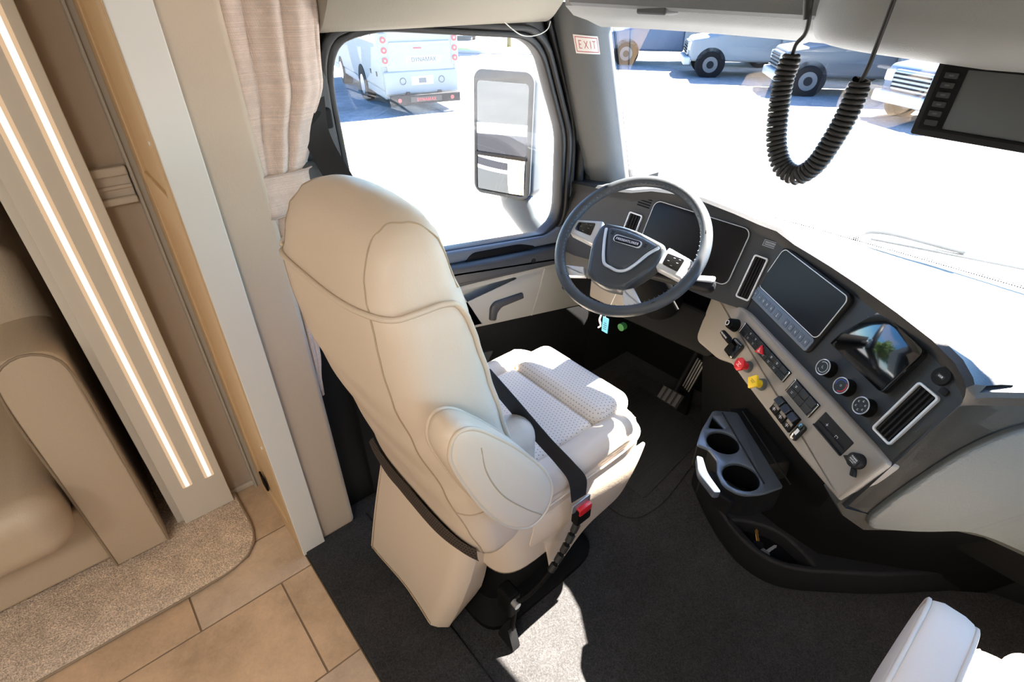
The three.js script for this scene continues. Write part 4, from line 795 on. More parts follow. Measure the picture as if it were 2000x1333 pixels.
// ------------------------------------------------------------------ seats
const backTable = [ // y, half width, rear z, front z, corner power
  [0.47, 0.2, -0.475, -0.57, 0.7], [0.485, 0.245, -0.455, -0.6, 0.6], [0.53, 0.265, -0.43, -0.625, 0.55], [0.62, 0.272, -0.412, -0.63, 0.55], [0.78, 0.272, -0.375, -0.6, 0.55], [0.95, 0.268, -0.325, -0.56, 0.55],
  [1.06, 0.262, -0.298, -0.535, 0.55], [1.15, 0.258, -0.288, -0.515, 0.56], [1.21, 0.252, -0.285, -0.505, 0.57], [1.245, 0.24, -0.286, -0.5, 0.58], [1.265, 0.222, -0.29, -0.497, 0.6], [1.3, 0.212, -0.296, -0.492, 0.62], [1.34, 0.2, -0.31, -0.485, 0.66], [1.37, 0.175, -0.332, -0.47, 0.74], [1.39, 0.13, -0.36, -0.45, 0.85], [1.398, 0.06, -0.385, -0.425, 1]];
function backPoint(th, y, grow = 0) {
  const [a, zr, zf, p] = lerpTable(backTable, y), zc = (zr + zf) / 2, d = (zr - zf) / 2;
  return V((a + grow) * spow(Math.cos(th), p), y, zc + (d + grow) * spow(Math.sin(th), p));
}
function makeSeat(t, o) {
  const back = [];
  for (let i = 0; i <= 60; i++) { const k = i / 60, y = 0.47 + (1.398 - 0.47) * (k < 0.85 ? k * 1.02 : 0.867 + (k - 0.85) * 0.8867), ring = []; for (let j = 0; j < 72; j++) ring.push(backPoint((j / 72) * Math.PI * 2, Math.min(y, 1.398))); back.push(ring.reverse()); }
  const bk = mesh('backrest', loft(back), M.leather, t);
  // piping round the neck and down the front edge
  const R = (d) => (d * Math.PI) / 180, dense = (pts) => new THREE.CatmullRomCurve3(pts.map(([d, y]) => V(d / 100, y, 0)), false, 'centripetal').getPoints(pts.length * 8).map((p) => [p.x * 100, p.y]),
    line = (pts, r, m, nm, seg) => { const q = dense(pts); return mesh(nm, tube(q.map(([d, y]) => backPoint(R(d), y, r > 0.003 ? 0.003 : 0.0008)), r, q.length * 2, 8), m, bk); };
  const neck = [[215, 1.19], [195, 1.198], [180, 1.205], [165, 1.214], [150, 1.224], [135, 1.233], [120, 1.24], [105, 1.245], [90, 1.248], [75, 1.25], [60, 1.251], [48, 1.251], [36, 1.25], [22, 1.25], [8, 1.252], [-6, 1.25], [-16, 1.238], [-24, 1.2], [-29, 1.14], [-32, 1.05], [-33, 0.9], [-34, 0.8], [-34, 0.7], [-34, 0.62]];
  line(neck, 0.0055, M.leatherPiping, 'piping', 140);
  line(neck.map(([d, y]) => [180 - d, y]).slice(11), 0.0048, M.leatherPiping, 'piping', 100);
  // headrest side panels and rear corner seams (stitching)
  for (const f of [(d) => d, (d) => 180 - d]) {
    line([[f(47), 1.251], [f(47), 1.285], [f(46), 1.32], [f(42), 1.352], [f(28), 1.374], [f(5), 1.378], [f(-16), 1.368], [f(-28), 1.34], [f(-33), 1.3], [f(-33), 1.255]], 0.0013, M.leatherSeam, 'stitch_seam', 80);
    line([[f(47), 1.25], [f(50), 1.15], [f(51), 1.0], [f(50), 0.82], [f(46), 0.7], [f(40), 0.62], [f(30), 0.55], [f(26), 0.5]], 0.0016, M.leatherSeam, 'stitch_seam', 80);
    line([[f(46), 0.7], [f(30), 0.705], [f(12), 0.71], [f(-2), 0.712]], 0.0016, M.leatherSeam, 'stitch_seam', 30);
  }
  // lumbar side bolsters on the front of the back
  for (const s of [-1, 1]) mesh('back_bolster', box(s > 0 ? 0.125 : -0.235, s > 0 ? 0.235 : -0.125, 0.56, 0.83, -0.675, -0.5, 0.06), M.leather, bk);
  // cushion
  const cu = mesh('cushion', loft([[0.33, 0.255, -0.52, -1.05], [0.36, 0.268, -0.51, -1.075], [0.5, 0.272, -0.5, -1.1], [0.56, 0.27, -0.5, -1.105], [0.595, 0.262, -0.51, -1.095], [0.612, 0.24, -0.53, -1.07]].map(([y, a, zr, zf]) => { const ring = []; for (let j = 0; j < 48; j++) { const th = -(j / 48) * Math.PI * 2; ring.push(V(a * spow(Math.cos(th), 0.3), y, (zr + zf) / 2 + ((zr - zf) / 2) * spow(Math.sin(th), 0.3))); } return ring; })), M.leather, t);
  // welt round the cushion
  const welt = []; for (let j = 0; j < 48; j++) { const th = (j / 48) * Math.PI * 2; welt.push(V(0.2715 * spow(Math.cos(th), 0.3), 0.56, -0.8025 + 0.3035 * spow(Math.sin(th), 0.3))); }
  mesh('piping', tube(welt, 0.004, 160, 6, true), M.leatherPiping, cu);
  mesh('seat_pad', box(-0.185, 0.185, 0.585, 0.636, -0.935, -0.52, 0.022), M.perf, cu).userData.label = 'perforated seat pad';
  mesh('thigh_roll', box(-0.195, 0.195, 0.58, 0.668, -1.095, -0.93, 0.04), M.perf, cu).userData.label = 'perforated thigh roll';
  for (const s of [-1, 1]) {
    // gathered side bolster
    const rings = [];
    for (let i = 0; i <= 26; i++) { const k = i / 26, z = -0.52 - k * 0.56, e = Math.min(1, Math.sin(Math.PI * Math.min(1, Math.max(0.02, k))) * 2.4), ring = []; const pucker = 1 - 0.05 * Math.abs(Math.sin(i * 1.7)) * e; for (let j = 0; j < 20; j++) { const th = -(j / 20) * Math.PI * 2 * s; ring.push(V(s * (0.222 + 0.05 * Math.cos(th) * e), 0.597 + 0.052 * Math.sin(th) * e * pucker + (k < 0.35 ? 0.02 * (0.35 - k) : 0), z)); } rings.push(ring); }
    mesh('side_bolster', loft(rings), M.leather, cu);
  }
  // skirt sides
  for (const s of [-1, 1]) mesh('skirt_side', ext(rpoly([[0.62, 0.535, 0.01], [1.085, 0.53, 0.02], [1.06, 0.45, 0.04], [0.99, 0.35, 0.04], [0.83, 0.33, 0.05], [0.72, 0.24, 0.01], [0.69, 0.25, 0.01], [0.66, 0.42, 0.03], [0.6, 0.44, 0.02]]), -0.004, 0.004, 0.003, DOOR(s * 0.268)), M.leather, t);
  // rear apron with mesh pocket
  if (o.apron) {
    const rows = [], hem = [];
    for (let i = 0; i <= 14; i++) { const k = i / 14, row = []; for (let j = 0; j <= 20; j++) { const q = j / 20, x0 = -0.2 - 0.09 * k, x1 = 0.2 - 0.09 * k + 0.02 * Math.sin(k * 3), x = x0 + (x1 - x0) * q, y = 0.56 - 0.5 * k - 0.02 * q, z = -0.434 + 0.064 * k - 0.03 * (q - 0.4) ** 2 + 0.01 * Math.sin(q * 5 + k * 2) - (q > 0.92 ? (q - 0.92) * 0.5 : 0); row.push(V(x, y, z)); } rows.push(row); }
    const n = rows[0].length, thick = rows.map((r) => r.concat(r.slice().reverse().map((p) => p.clone().add(V(0, 0, -0.006)))));
    const ap = mesh('rear_apron', loft(thick, 0.9), M.leather, t); ap.userData.label = 'tan leather apron hanging behind the seat';
    mesh('hem', tube(rows.map((r) => r[0].clone().add(V(0.012, 0, 0.002))).concat(rows[14].slice(1, 19).map((p) => p.clone().add(V(0, 0.012, 0.002)))), 0.0018, 80, 6), M.leatherSeam, ap);
    // side return of the apron
    const fold = []; for (let i = 0; i <= 8; i++) { const k = i / 8, p = rows[Math.round(k * 14)][20]; fold.push([p, p.clone().add(V(-0.02 * k, 0.02 * k, -0.12 * Math.min(1, k + 0.15))), p.clone().add(V(-0.026 * k - 0.004, 0.02 * k, -0.12 * Math.min(1, k + 0.15))), p.clone().add(V(-0.006, 0, 0))]); }
    mesh('apron_fold', loft(fold, 0.9), M.leather, ap);
    const net = [];
    for (let i = 0; i <= 6; i++) { const k = i / 6, row = []; for (let j = 0; j <= 24; j++) { const d = 130 - (j / 24) * 95, w = 0.35 + 0.65 * Math.min(1, j / 18), p = backPoint(R(d), 0.6 - 0.05 * (j / 24) - 0.19 * k * w, 0.004 + 0.022 * Math.sin(Math.PI * Math.min(1, k * 1.1 + 0.05))); row.push(p); } net.push(row); }
    const gn = net.concat(net.slice().reverse().map((r) => r.map((p) => p.clone().add(V(0, 0, -0.004)))));
    mesh('mesh_pocket', surface(net), M.mesh, t).userData.label = 'dark brown net pocket under the backrest';
  }
  // pedestal
  const pd = mesh('pedestal', loft([[0.0, 0.22, -0.5, -1.0], [0.02, 0.22, -0.5, -1.0], [0.06, 0.16, -0.55, -0.96], [0.3, 0.16, -0.55, -0.96], [0.34, 0.23, -0.52, -1.02], [0.36, 0.23, -0.52, -1.02]].map(([y, a, zr, zf]) => { const ring = []; for (let j = 0; j < 32; j++) { const th = -(j / 32) * Math.PI * 2; ring.push(V(a * spow(Math.cos(th), 0.35), y, (zr + zf) / 2 + ((zr - zf) / 2) * spow(Math.sin(th), 0.35))); } return ring; }), 0.7), M.dashBlack, t);
  mesh('slide_lever', box(0.2, 0.262, 0.44, 0.462, -0.86, -0.72, 0.01), M.dashBlack, t);
  // armrests
  const arm = (pts, x0, x1, nm) => {
    const sh = rpoly(pts).getSpacedPoints(70).slice(0, -1), c = sh.reduce((s, p) => s.add(p), new THREE.Vector2()).divideScalar(sh.length);
    const ring = (x, k) => sh.map((p) => { const q = p.clone().lerp(c, k); return V(x, q.y, -q.x); }).reverse();
    const a = mesh(nm, loft([ring(x0 - 0.004, 0.6), ring(x0, 0.2), ring(x0 + 0.004, 0.09), ring(x0 + 0.012, 0.03), ring(x0 + 0.026, 0), ring(x1 - 0.026, 0), ring(x1 - 0.012, 0.02), ring(x1 - 0.004, 0.06), ring(x1, 0.14), ring(x1 + 0.003, 0.4), ring(x1 + 0.004, 0.75)].reverse()), M.leather, t);
    for (const x of [x0 + 0.006, x1 - 0.006]) mesh('piping', tube(sh.map((p) => { const q = p.clone().lerp(c, 0.045); return V(x, q.y, -q.x); }), 0.0042, 140, 6, true), M.leatherPiping, a);
    return a;
  };
  for (const [side, state] of o.arms) {
    const x0 = side > 0 ? 0.285 : -0.365, x1 = x0 + 0.08;
    if (state === 'up') {
      const a = arm([[0.318, 1.055, 0.03], [0.335, 1.1, 0.04], [0.375, 1.09, 0.04], [0.46, 0.995, 0.06], [0.55, 0.868, 0.05], [0.59, 0.778, 0.05], [0.58, 0.702, 0.04], [0.525, 0.676, 0.04], [0.455, 0.738, 0.05], [0.385, 0.86, 0.06], [0.332, 1.0, 0.05]], x0, x1, 'armrest');
      mesh('stitch_seam', tube([V(x1 + 0.0015, 1.03, -0.388), V(x1 + 0.003, 0.97, -0.395), V(x1 + 0.004, 0.88, -0.43), V(x1 + 0.003, 0.79, -0.49), V(x1 + 0.001, 0.72, -0.545)], 0.0016, 40, 6), M.leatherSeam, a);
    } else {
      const a = arm([[0.48, 0.66, 0.04], [0.48, 0.79, 0.04], [0.75, 0.8, 0.1], [0.93, 0.795, 0.07], [0.985, 0.75, 0.05], [0.985, 0.69, 0.05], [0.93, 0.645, 0.06], [0.7, 0.63, 0.1]], x0 + 0.022, x1 + 0.026, 'armrest');
    }
  }
  return t;
}
makeSeat(thing('driver_seat', 'cream leather driver seat with folded-up armrest and perforated cushion', 'seat', null, [-0.905, 0, 0]), { apron: true, arms: [[1, 'up']] });
makeSeat(thing('passenger_seat', 'cream leather passenger seat at the right edge, armrest lowered', 'seat', null, [0.42, 0, 0.02]), { apron: false, arms: [[-1, 'down']] });

// seat belt: shoulder strap, lap strap, buckle and stalk
{
  const strap = (pts, width, nm, parent, th = 0.0022) => {
    // pts: [centre, side direction]
    const c = new THREE.CatmullRomCurve3(pts.map((p) => p[0])), s = new THREE.CatmullRomCurve3(pts.map((p) => p[1].clone().normalize())), rings = [];
    for (let i = 0; i <= 40; i++) { const k = i / 40, p = c.getPoint(k), d = s.getPoint(k).normalize(), tn = c.getTangent(k), n = tn.clone().cross(d).normalize(); const w = d.multiplyScalar(width / 2), h = n.multiplyScalar(th / 2); rings.push([p.clone().sub(w).sub(h), p.clone().add(w).sub(h), p.clone().add(w).add(h), p.clone().sub(w).add(h)]); }
    return mesh(nm, loft(rings, 0.5), M.belt, parent);
  };
  const t = thing('shoulder_belt', 'black shoulder belt strap running from pillar behind the driver headrest', 'seat belt', null, [-1.41, 1.42, -0.54]);
  const o = V(1.41, -1.42, 0.54);
  strap([[V(-1.405, 1.46, -0.545).add(o), V(0.1, 0.25, -1)], [V(-1.39, 1.38, -0.535).add(o), V(0.1, 0.25, -1)], [V(-1.3, 1.27, -0.545).add(o), V(0.1, 0.3, -1)], [V(-1.2, 1.16, -0.56).add(o), V(0.1, 0.3, -1)], [V(-1.13, 1.05, -0.6).add(o), V(0.1, 0.3, -1)]], 0.066, 'strap', t);
  mesh('guide_loop', box(-0.012, 0.012, -0.03, 0.02, -0.05, 0.05, 0.008), M.dashDark, t);
  const rt = mesh('retractor_cover', box(-0.02, 0.035, -0.25, -0.1, -0.03, 0.07, 0.02), mat('#4a4e50', 0.5), t);
  const l = thing('lap_belt', 'black lap belt across the driver cushion with red-buttoned buckle', 'seat belt', null, [-0.65, 0.55, -0.72]);
  const q = V(0.65, -0.55, 0.72);
  strap([[V(-0.8, 0.96, -0.585).add(q), V(1, 0.1, -0.55)], [V(-0.755, 0.87, -0.63).add(q), V(1, 0.1, -0.6)], [V(-0.69, 0.745, -0.69).add(q), V(0.95, 0.1, -0.7)], [V(-0.645, 0.668, -0.73).add(q), V(0.75, 0.0, -0.9)], [V(-0.618, 0.615, -0.752).add(q), V(0.45, 0, -1)], [V(-0.606, 0.55, -0.752).add(q), V(0.1, 0, -1)]], 0.05, 'strap', l);
  mesh('tongue', ext(rrect(-0.036, 0.034, -0.02, 0.012, 0.006), -0.002, 0.002, 0.0008, DOOR(-0.598).setPosition(0.052, -0.012, -0.035)), M.silver, l);
  const bu = mesh('buckle', ext(rrect(-0.028, 0.028, -0.075, -0.012, 0.008), -0.012, 0.012, 0.004, DOOR(0).setPosition(0.052, -0.012, -0.04), 3, 6), M.dashBlack, l);
  mesh('release_button', ext(rrect(-0.024, 0.024, -0.034, -0.008, 0.006), -0.01, 0.0145, 0.003, DOOR(0).setPosition(0.053, -0.012, -0.04), 2, 6), M.red, bu).userData.label = 'red release button';
  const path = [V(0.05, -0.085, -0.035), V(0.052, -0.14, 0.0), V(0.05, -0.2, 0.04), V(0.045, -0.25, 0.085), V(0.035, -0.29, 0.13), V(0.02, -0.315, 0.165)];
  const cv = new THREE.CatmullRomCurve3(path);
  mesh('stalk', tube(path, 0.0075, 40, 10), M.dashBlack, l);
  for (let i = 0; i < 5; i++) { const a = cv.getPointAt(0.05 + i * 0.11), b = cv.getPointAt(0.05 + i * 0.11 + 0.075); mesh('stalk_link', rod(a, b, 0.0115, 0.0105, 12), mat('#2a2c2e', 0.3), l); }
  mesh('anchor_bolt', new THREE.CylinderGeometry(0.011, 0.011, 0.02, 16).rotateZ(Math.PI / 2).translate(0.02, -0.318, 0.17), M.silver, l);
  mesh('anchor_bracket', box(-0.05, 0.01, -0.4, -0.3, 0.14, 0.185, 0.01), M.dashBlack, l);
  // small black floor lever by the seat base
  const g = thing('seat_lever', 'black plastic lever at the foot of the driver seat', 'lever', null, [-0.655, 0.0, -0.545]);
  mesh('stem', rod(V(0, 0.2, -0.03), V(0.01, 0.06, 0.0), 0.008), M.dashBlack, g);
  mesh('paddle', loft([[0.09, 0.012], [0.06, 0.022], [0.02, 0.034], [0.004, 0.036], [0.0, 0.03]].map(([y, w]) => [V(-w, y, 0.014), V(w, y, 0.014), V(w, y, -0.014), V(-w, y, -0.014)].reverse()), 0.6), M.dashDark, g);
}
// ------------------------------------------------------------------ curtain with tieback
{
  const t = thing('curtain', 'beige linen curtain gathered with a tieback beside the driver window', 'curtain', null, [-1.41, 0.7, -0.47]);
  const T = [[0.6, -0.385, -0.4, 0.014, 0.2], [0.66, -0.37, -0.405, 0.016, 0.25], [0.75, -0.365, -0.42, 0.02, 0.35], [0.95, -0.355, -0.44, 0.024, 0.5], [1.14, -0.35, -0.465, 0.028, 0.6], [1.2, -0.352, -0.485, 0.03, 0.6], [1.3, -0.352, -0.498, 0.03, 0.6], [1.38, -0.352, -0.53, 0.032, 0.9], [1.5, -0.36, -0.585, 0.035, 1], [1.75, -0.37, -0.615, 0.036, 1]];
  const phase = rng(3), ph = Array.from({ length: 6 }, () => phase() * 6.28);
  const at = (y, q, side) => {
    const [z0, z1, dx, amp] = lerpTable(T, y), z = z0 + (z1 - z0) * q, f = (1 - 2 * Math.pow(Math.abs(Math.sin(q * 9.5 + 0.4 + (y - 1.25) * 0.7)), 0.7)) * -0.75 + Math.sin(q * 17 + ph[0] + (y - 1.25) * 1.1) * 0.25 + Math.sin(q * 29 + ph[1] - (y - 1.2) * 1.5) * 0.22 + Math.sin(q * 8 + ph[2]) * 0.3;
    const body = Math.sqrt(Math.max(0, 1 - Math.pow(2 * q - 1, 4)));
    return V(side > 0 ? -1.415 + dx * body + 0.017 * amp * f * body : -1.415 - dx * 0.5 * body, y, z);
  };
  const rings = [];
  for (let i = 0; i <= 70; i++) { const y = 0.6 + (1.75 - 0.6) * (i / 70), r = []; for (let j = 0; j <= 80; j++) r.push(at(y, j / 80, 1)); for (let j = 12; j >= 0; j--) r.push(at(y, j / 12, -1)); rings.push(r.map((p) => p.add(V(1.41, -0.7, 0.47)))); }
  mesh('cloth', loft(rings), M.linen, t);
  const band = [];
  for (let i = 0; i <= 6; i++) { const y = 1.208 + 0.102 * (i / 6), r = []; for (let j = 0; j <= 40; j++) { const q = j / 40, [z0, z1] = [-0.344 - 0.002 * i / 6, -0.504 - 0.003 * i], b = Math.sqrt(Math.max(0, 1 - Math.pow(2 * q - 1, 4))); r.push(V(-1.415 + (0.044 + 0.003 * Math.sin(q * 9 + i * 0.4)) * b, y + (q - 0.5) * 0.006, z0 + (z1 - z0) * q)); } for (let j = 10; j >= 0; j--) { const q = j / 10; r.push(V(-1.437, y, -0.344 - 0.16 * q)); } band.push(r.map((p) => p.add(V(1.41, -0.7, 0.47)))); }
  const tb = mesh('tieback', loft(band), M.linen, t);
  mesh('hem', tube(band[6].slice(2, 39), 0.0022, 60, 6), M.linen, tb); mesh('hem', tube(band[0].slice(2, 39), 0.0022, 60, 6), M.linen, tb);
}
// ------------------------------------------------------------------ overhead monitor, coiled cord
{
  const t = thing('overhead_monitor', 'black monitor with button column hanging below the overhead console', 'monitor', null, [-0.13, 1.52, -1.31]);
  const F = frame(V(0, 0, 0), V(0.996, 0, 0.08).normalize(), V(0.03, 0.999, 0.03).normalize(), V(-0.08, -0.02, 0.996).normalize());
  const R = (x0, x1, y0, y1, r, z0, z1, b) => ext(rrect(x0, x1, y0, y1, r), z0, z1, b, F, 2, 5);
  mesh('case', R(-0.2, 0.2, -0.068, 0.066, 0.006, -0.025, 0.004, 0.003), M.dashDark, t);
  const bz = rrect(-0.19, 0.19, -0.056, 0.058, 0.004); bz.holes.push(rrect(-0.15, 0.18, -0.05, 0.052, 0.002, THREE.Path));
  mesh('bezel', ext(bz, 0.003, 0.006, 0.001, F), M.dashBlack, t);
  mesh('screen', R(-0.15, 0.18, -0.05, 0.052, 0.002, 0.0035, 0.0045, 0.0003), mat('#4d5152', 0.35), t);
  for (let k = 0; k < 6; k++) mesh('button', R(-0.182, -0.16, 0.036 - k * 0.0165, 0.046 - k * 0.0165, 0.002, 0.005, 0.0075, 0.0008), mat('#26282a', 0.4), t);
  mesh('button_print', clean([0, 1, 2, 3, 4].map((k) => sheet(-0.175, -0.167, 0.0395 - k * 0.0165, 0.0425 - k * 0.0165, 0.0078, F))), mat('#4a4e52', 0.6), t);
  mesh('bracket', R(-0.05, 0.05, 0.05, 0.12, 0.004, -0.02, -0.005, 0.002), M.dashDark, t);
  // coiled microphone cord
  const c = thing('coiled_cord', 'black coiled microphone cord hanging in a loop before the windscreen', 'cord', null, [-0.47, 1.36, -1.2]);
  const o = V(0.47, -1.36, 1.2);
  const spine = new THREE.CatmullRomCurve3([V(-0.548, 1.583, -1.2), V(-0.553, 1.54, -1.2), V(-0.545, 1.47, -1.2), V(-0.53, 1.41, -1.2), V(-0.505, 1.372, -1.2), V(-0.472, 1.362, -1.2), V(-0.445, 1.385, -1.2), V(-0.425, 1.44, -1.2), V(-0.412, 1.5, -1.2), V(-0.408, 1.552, -1.2)].map((p) => p.add(o)));
  const turns = 48, pts = [], N = turns * 12, fr = spine.computeFrenetFrames(N);
  for (let i = 0; i <= N; i++) { const k = i / N, a = k * turns * Math.PI * 2, p = spine.getPointAt(k), tn = spine.getTangentAt(k), b = V(0, 0, 1), n = b.clone().cross(tn).normalize(), r = 0.0165 * Math.min(1, 0.35 + 8 * Math.min(k, 1 - k) + 0.4); pts.push(p.addScaledVector(n, Math.cos(a) * r).addScaledVector(b, Math.sin(a) * r)); }
  mesh('coil', new THREE.TubeGeometry(new THREE.CatmullRomCurve3(pts), N * 1, 0.005, 7), M.rubber, c);
  mesh('straight_end', tube([V(-0.548, 1.58, -1.2), V(-0.544, 1.602, -1.195), V(-0.53, 1.62, -1.19), V(-0.526, 1.65, -1.18), V(-0.536, 1.68, -1.18), V(-0.54, 1.72, -1.18)].map((p) => p.add(o)), 0.0042, 40, 8), M.rubber, c);
  mesh('strain_relief', rod(V(-0.53, 1.645, -1.182).add(o), V(-0.538, 1.69, -1.18).add(o), 0.007, 0.01, 12), M.rubber, c);
  mesh('straight_end', tube([V(-0.408, 1.55, -1.2), V(-0.404, 1.575, -1.2), V(-0.4, 1.62, -1.195), V(-0.396, 1.68, -1.19), V(-0.394, 1.74, -1.19)].map((p) => p.add(o)), 0.0042, 30, 8), M.rubber, c);
}
// ------------------------------------------------------------------ outside: door mirror, wipers, hood
{
  const t = thing('door_mirror', 'tall grey truck door mirror outside the driver window', 'mirror', null, [-1.95, 0.8, -1.62]);
  const n = V(0.36, 0.06, 0.93).normalize(), e1 = V(0, 1, 0).cross(n).normalize(), e2 = n.clone().cross(e1);
  const F = frame(V(-1.945, 1.125, -1.6).sub(V(-1.95, 0.8, -1.62)), e1, e2, n);
  const shell = mat('#434b50', 0.5);
  mesh('housing', ext(rrect(-0.155, 0.155, -0.275, 0.275, 0.05), -0.13, 0, 0.035, F, 5, 10), shell, t);
  const rim = rrect(-0.15, 0.15, -0.27, 0.27, 0.045); rim.holes.push(rrect(-0.135, 0.125, -0.255, 0.225, 0.02, THREE.Path));
  mesh('rim', ext(rim, -0.004, 0.006, 0.002, F, 2, 8), shell, t);
  mesh('flat_glass', ext(rrect(-0.135, 0.125, -0.075, 0.225, 0.012), -0.001, 0.003, 0.0005, F, 1, 8), M.mirror, t);
  const rows = [];
  for (let i = 0; i <= 16; i++) { const r = []; for (let j = 0; j <= 20; j++) { const u = -0.13 + 0.25 * (j / 20), v = -0.248 + 0.158 * (i / 16); r.push(onF(F, u, v, 0.016 - 0.6 * ((u + 0.005) ** 2 + (v + 0.17) ** 2))); } rows.push(r); }
  mesh('convex_glass', surface(rows), M.mirror, t);
  mesh('glass_divider', ext(rrect(-0.138, 0.13, -0.092, -0.076, 0.003), -0.002, 0.014, 0.002, F), M.rubber, t);
  const arm = [];
  for (const [p, a, b] of [[V(-1.97, 0.93, -1.66), 0.12, 0.045], [V(-1.93, 0.84, -1.66), 0.115, 0.05], [V(-1.8, 0.74, -1.66), 0.08, 0.06], [V(-1.68, 0.7, -1.66), 0.075, 0.065], [V(-1.55, 0.68, -1.66), 0.08, 0.07]]) { const r = []; for (let j = 0; j < 20; j++) { const th = (j / 20) * Math.PI * 2; r.push(p.clone().add(V(Math.cos(th) * a * 0.6, Math.cos(th) * a * 0.7, Math.sin(th) * b)).sub(V(-1.95, 0.8, -1.62))); } arm.push(r); }
  mesh('arm', loft(arm), shell, t);
  // hood and fenders ahead of the windscreen
  const h = thing('truck_hood', 'pale sunlit hood ahead of the windscreen', 'hood', null, [-0.24, 0, -2.2]);
  const hr = [];
  for (const [z, y, w, d] of [[-2.17, 0.92, 1.0, 0], [-2.4, 0.9, 0.98, 0.02], [-2.8, 0.8, 0.9, 0.05], [-3.3, 0.62, 0.8, 0.08], [-3.6, 0.35, 0.72, 0.1], [-3.68, -0.3, 0.7, 0.1]]) { const r = []; for (let j = 0; j <= 20; j++) { const q = (j / 20) * 2 - 1; r.push(V(q * w, y - 0.16 * Math.pow(Math.abs(q), 3) - d * q * q, z + 2.2 + 0.1 * q * q)); } r.push(V(w, -0.4, z + 2.3)); r.push(V(-w, -0.4, z + 2.3)); hr.push(r); }
  mesh('hood_panel', loft(hr.map((r) => r.slice().reverse()), 0.8), M.hood, h);
  mesh('cowl', box(-1.05, 1.05, 0.84, 0.955, 0.0, 0.285, 0.02), M.hood, h);
  for (const [x, dir, nm, txt] of [[-0.55, 1, 'wiper', 'wiper arm at the foot of the windscreen ahead of the centre screen'], [0.42, 1, 'wiper', 'wiper arm at the foot of the windscreen on the passenger side']]) {
    const w = thing(nm, txt, 'wiper', null, [x, 0.97, -2.0]);
    const p0 = V(0, -0.02, 0.0), foot = wsBottom(x + 0.02).sub(V(x, 0.97, -2.0)), tip = wsBottom(x + 0.56).lerp(wsTop(x + 0.56), 0.1).sub(V(x, 0.97, -2.0));
    const out = V(0, 0.012, -0.03);
    const a = mesh('arm', tube([p0, foot.clone().add(out).add(V(0.06, 0.03, 0)), foot.clone().lerp(tip, 0.55).add(out).add(V(0, 0.016, 0))], 0.01, 24, 8), M.wiper, w);
    mesh('blade', tube([foot.clone().lerp(tip, 0.12).add(out), foot.clone().lerp(tip, 0.5).add(out), tip.clone().add(out)], 0.006, 30, 8), M.wiper, w);
    mesh('pivot', new THREE.CylinderGeometry(0.02, 0.024, 0.05, 16).translate(0, -0.03, 0), M.rubber, w);
  }
}
// outer skin of the coach side next to the cab, seen in the mirror
{
  const t = thing('slide_out_exterior', 'painted outer end of the slide-out with white and dark stripes, mirrored in the door mirror', 'coach body', null, [-2.2, 0, -0.2]);
  const z0 = 0.005, z1 = 0.09, b = (y0, y1, m, nm) => mesh(nm, box(-0.72, 0.27, y0, y1, z0, z1, 0.003), m, t);
  b(-0.55, 0.3, mat('#333537', 0.4), 'panel'); b(0.3, 0.75, mat('#2e3031', 0.4), 'panel'); b(0.75, 0.82, mat('#a9abab', 0.4), 'stripe'); b(0.82, 0.97, mat('#1b1a1d', 0.35), 'stripe'); b(0.97, 1.04, mat('#a9abab', 0.4), 'stripe'); b(1.04, 2.2, mat('#2c2e2f', 0.45), 'panel');
}
// ------------------------------------------------------------------ parking lot
const GY = -1.35;
struct('ground', 'sunlit pale concrete of the parking lot', 'ground', (() => { const g = new THREE.PlaneGeometry(160, 160, 1, 1).rotateX(-Math.PI / 2).translate(-20, GY, -20); return boxUV(g); })(), M.pave);
function island(name, txt, pts, parentTxt) {
  const F = frame(V(0, GY, 0), V(1, 0, 0), V(0, 0, -1), V(0, 1, 0));
  const t = thing(name, txt, 'kerb island');
  const s = rpoly(pts, THREE.Shape, 1.2); s.holes.push(rpoly(grow(pts, -0.22), THREE.Path, 1.1));
  mesh('kerb', ext(s, 0, 0.14, 0.02, F, 2, 10), M.kerb, t);
  const g = mesh('grass', ext(rpoly(grow(pts, -0.2), THREE.Shape, 1.1), 0.0, 0.12, 0.01, F, 1, 10), M.grass, t); g.userData.kind = 'stuff';
  return t;
}
island('kerb_island', 'grass corner with round kerb at the left edge of the side window', [[-16.3, 2.7], [-12.1, 2.4], [-10.9, 3.9], [-11.6, 5.8], [-16.3, 5.3]].map(([x, z]) => [x, z]));
island('kerb_island', 'far grass island with a thin tree trunk beyond the mirror', [[-27.8, 18.1], [-24.6, 19.6], [-22.1, 22.0], [-23.4, 24.4], [-29.4, 22.0]].map(([x, z]) => [x, z]));
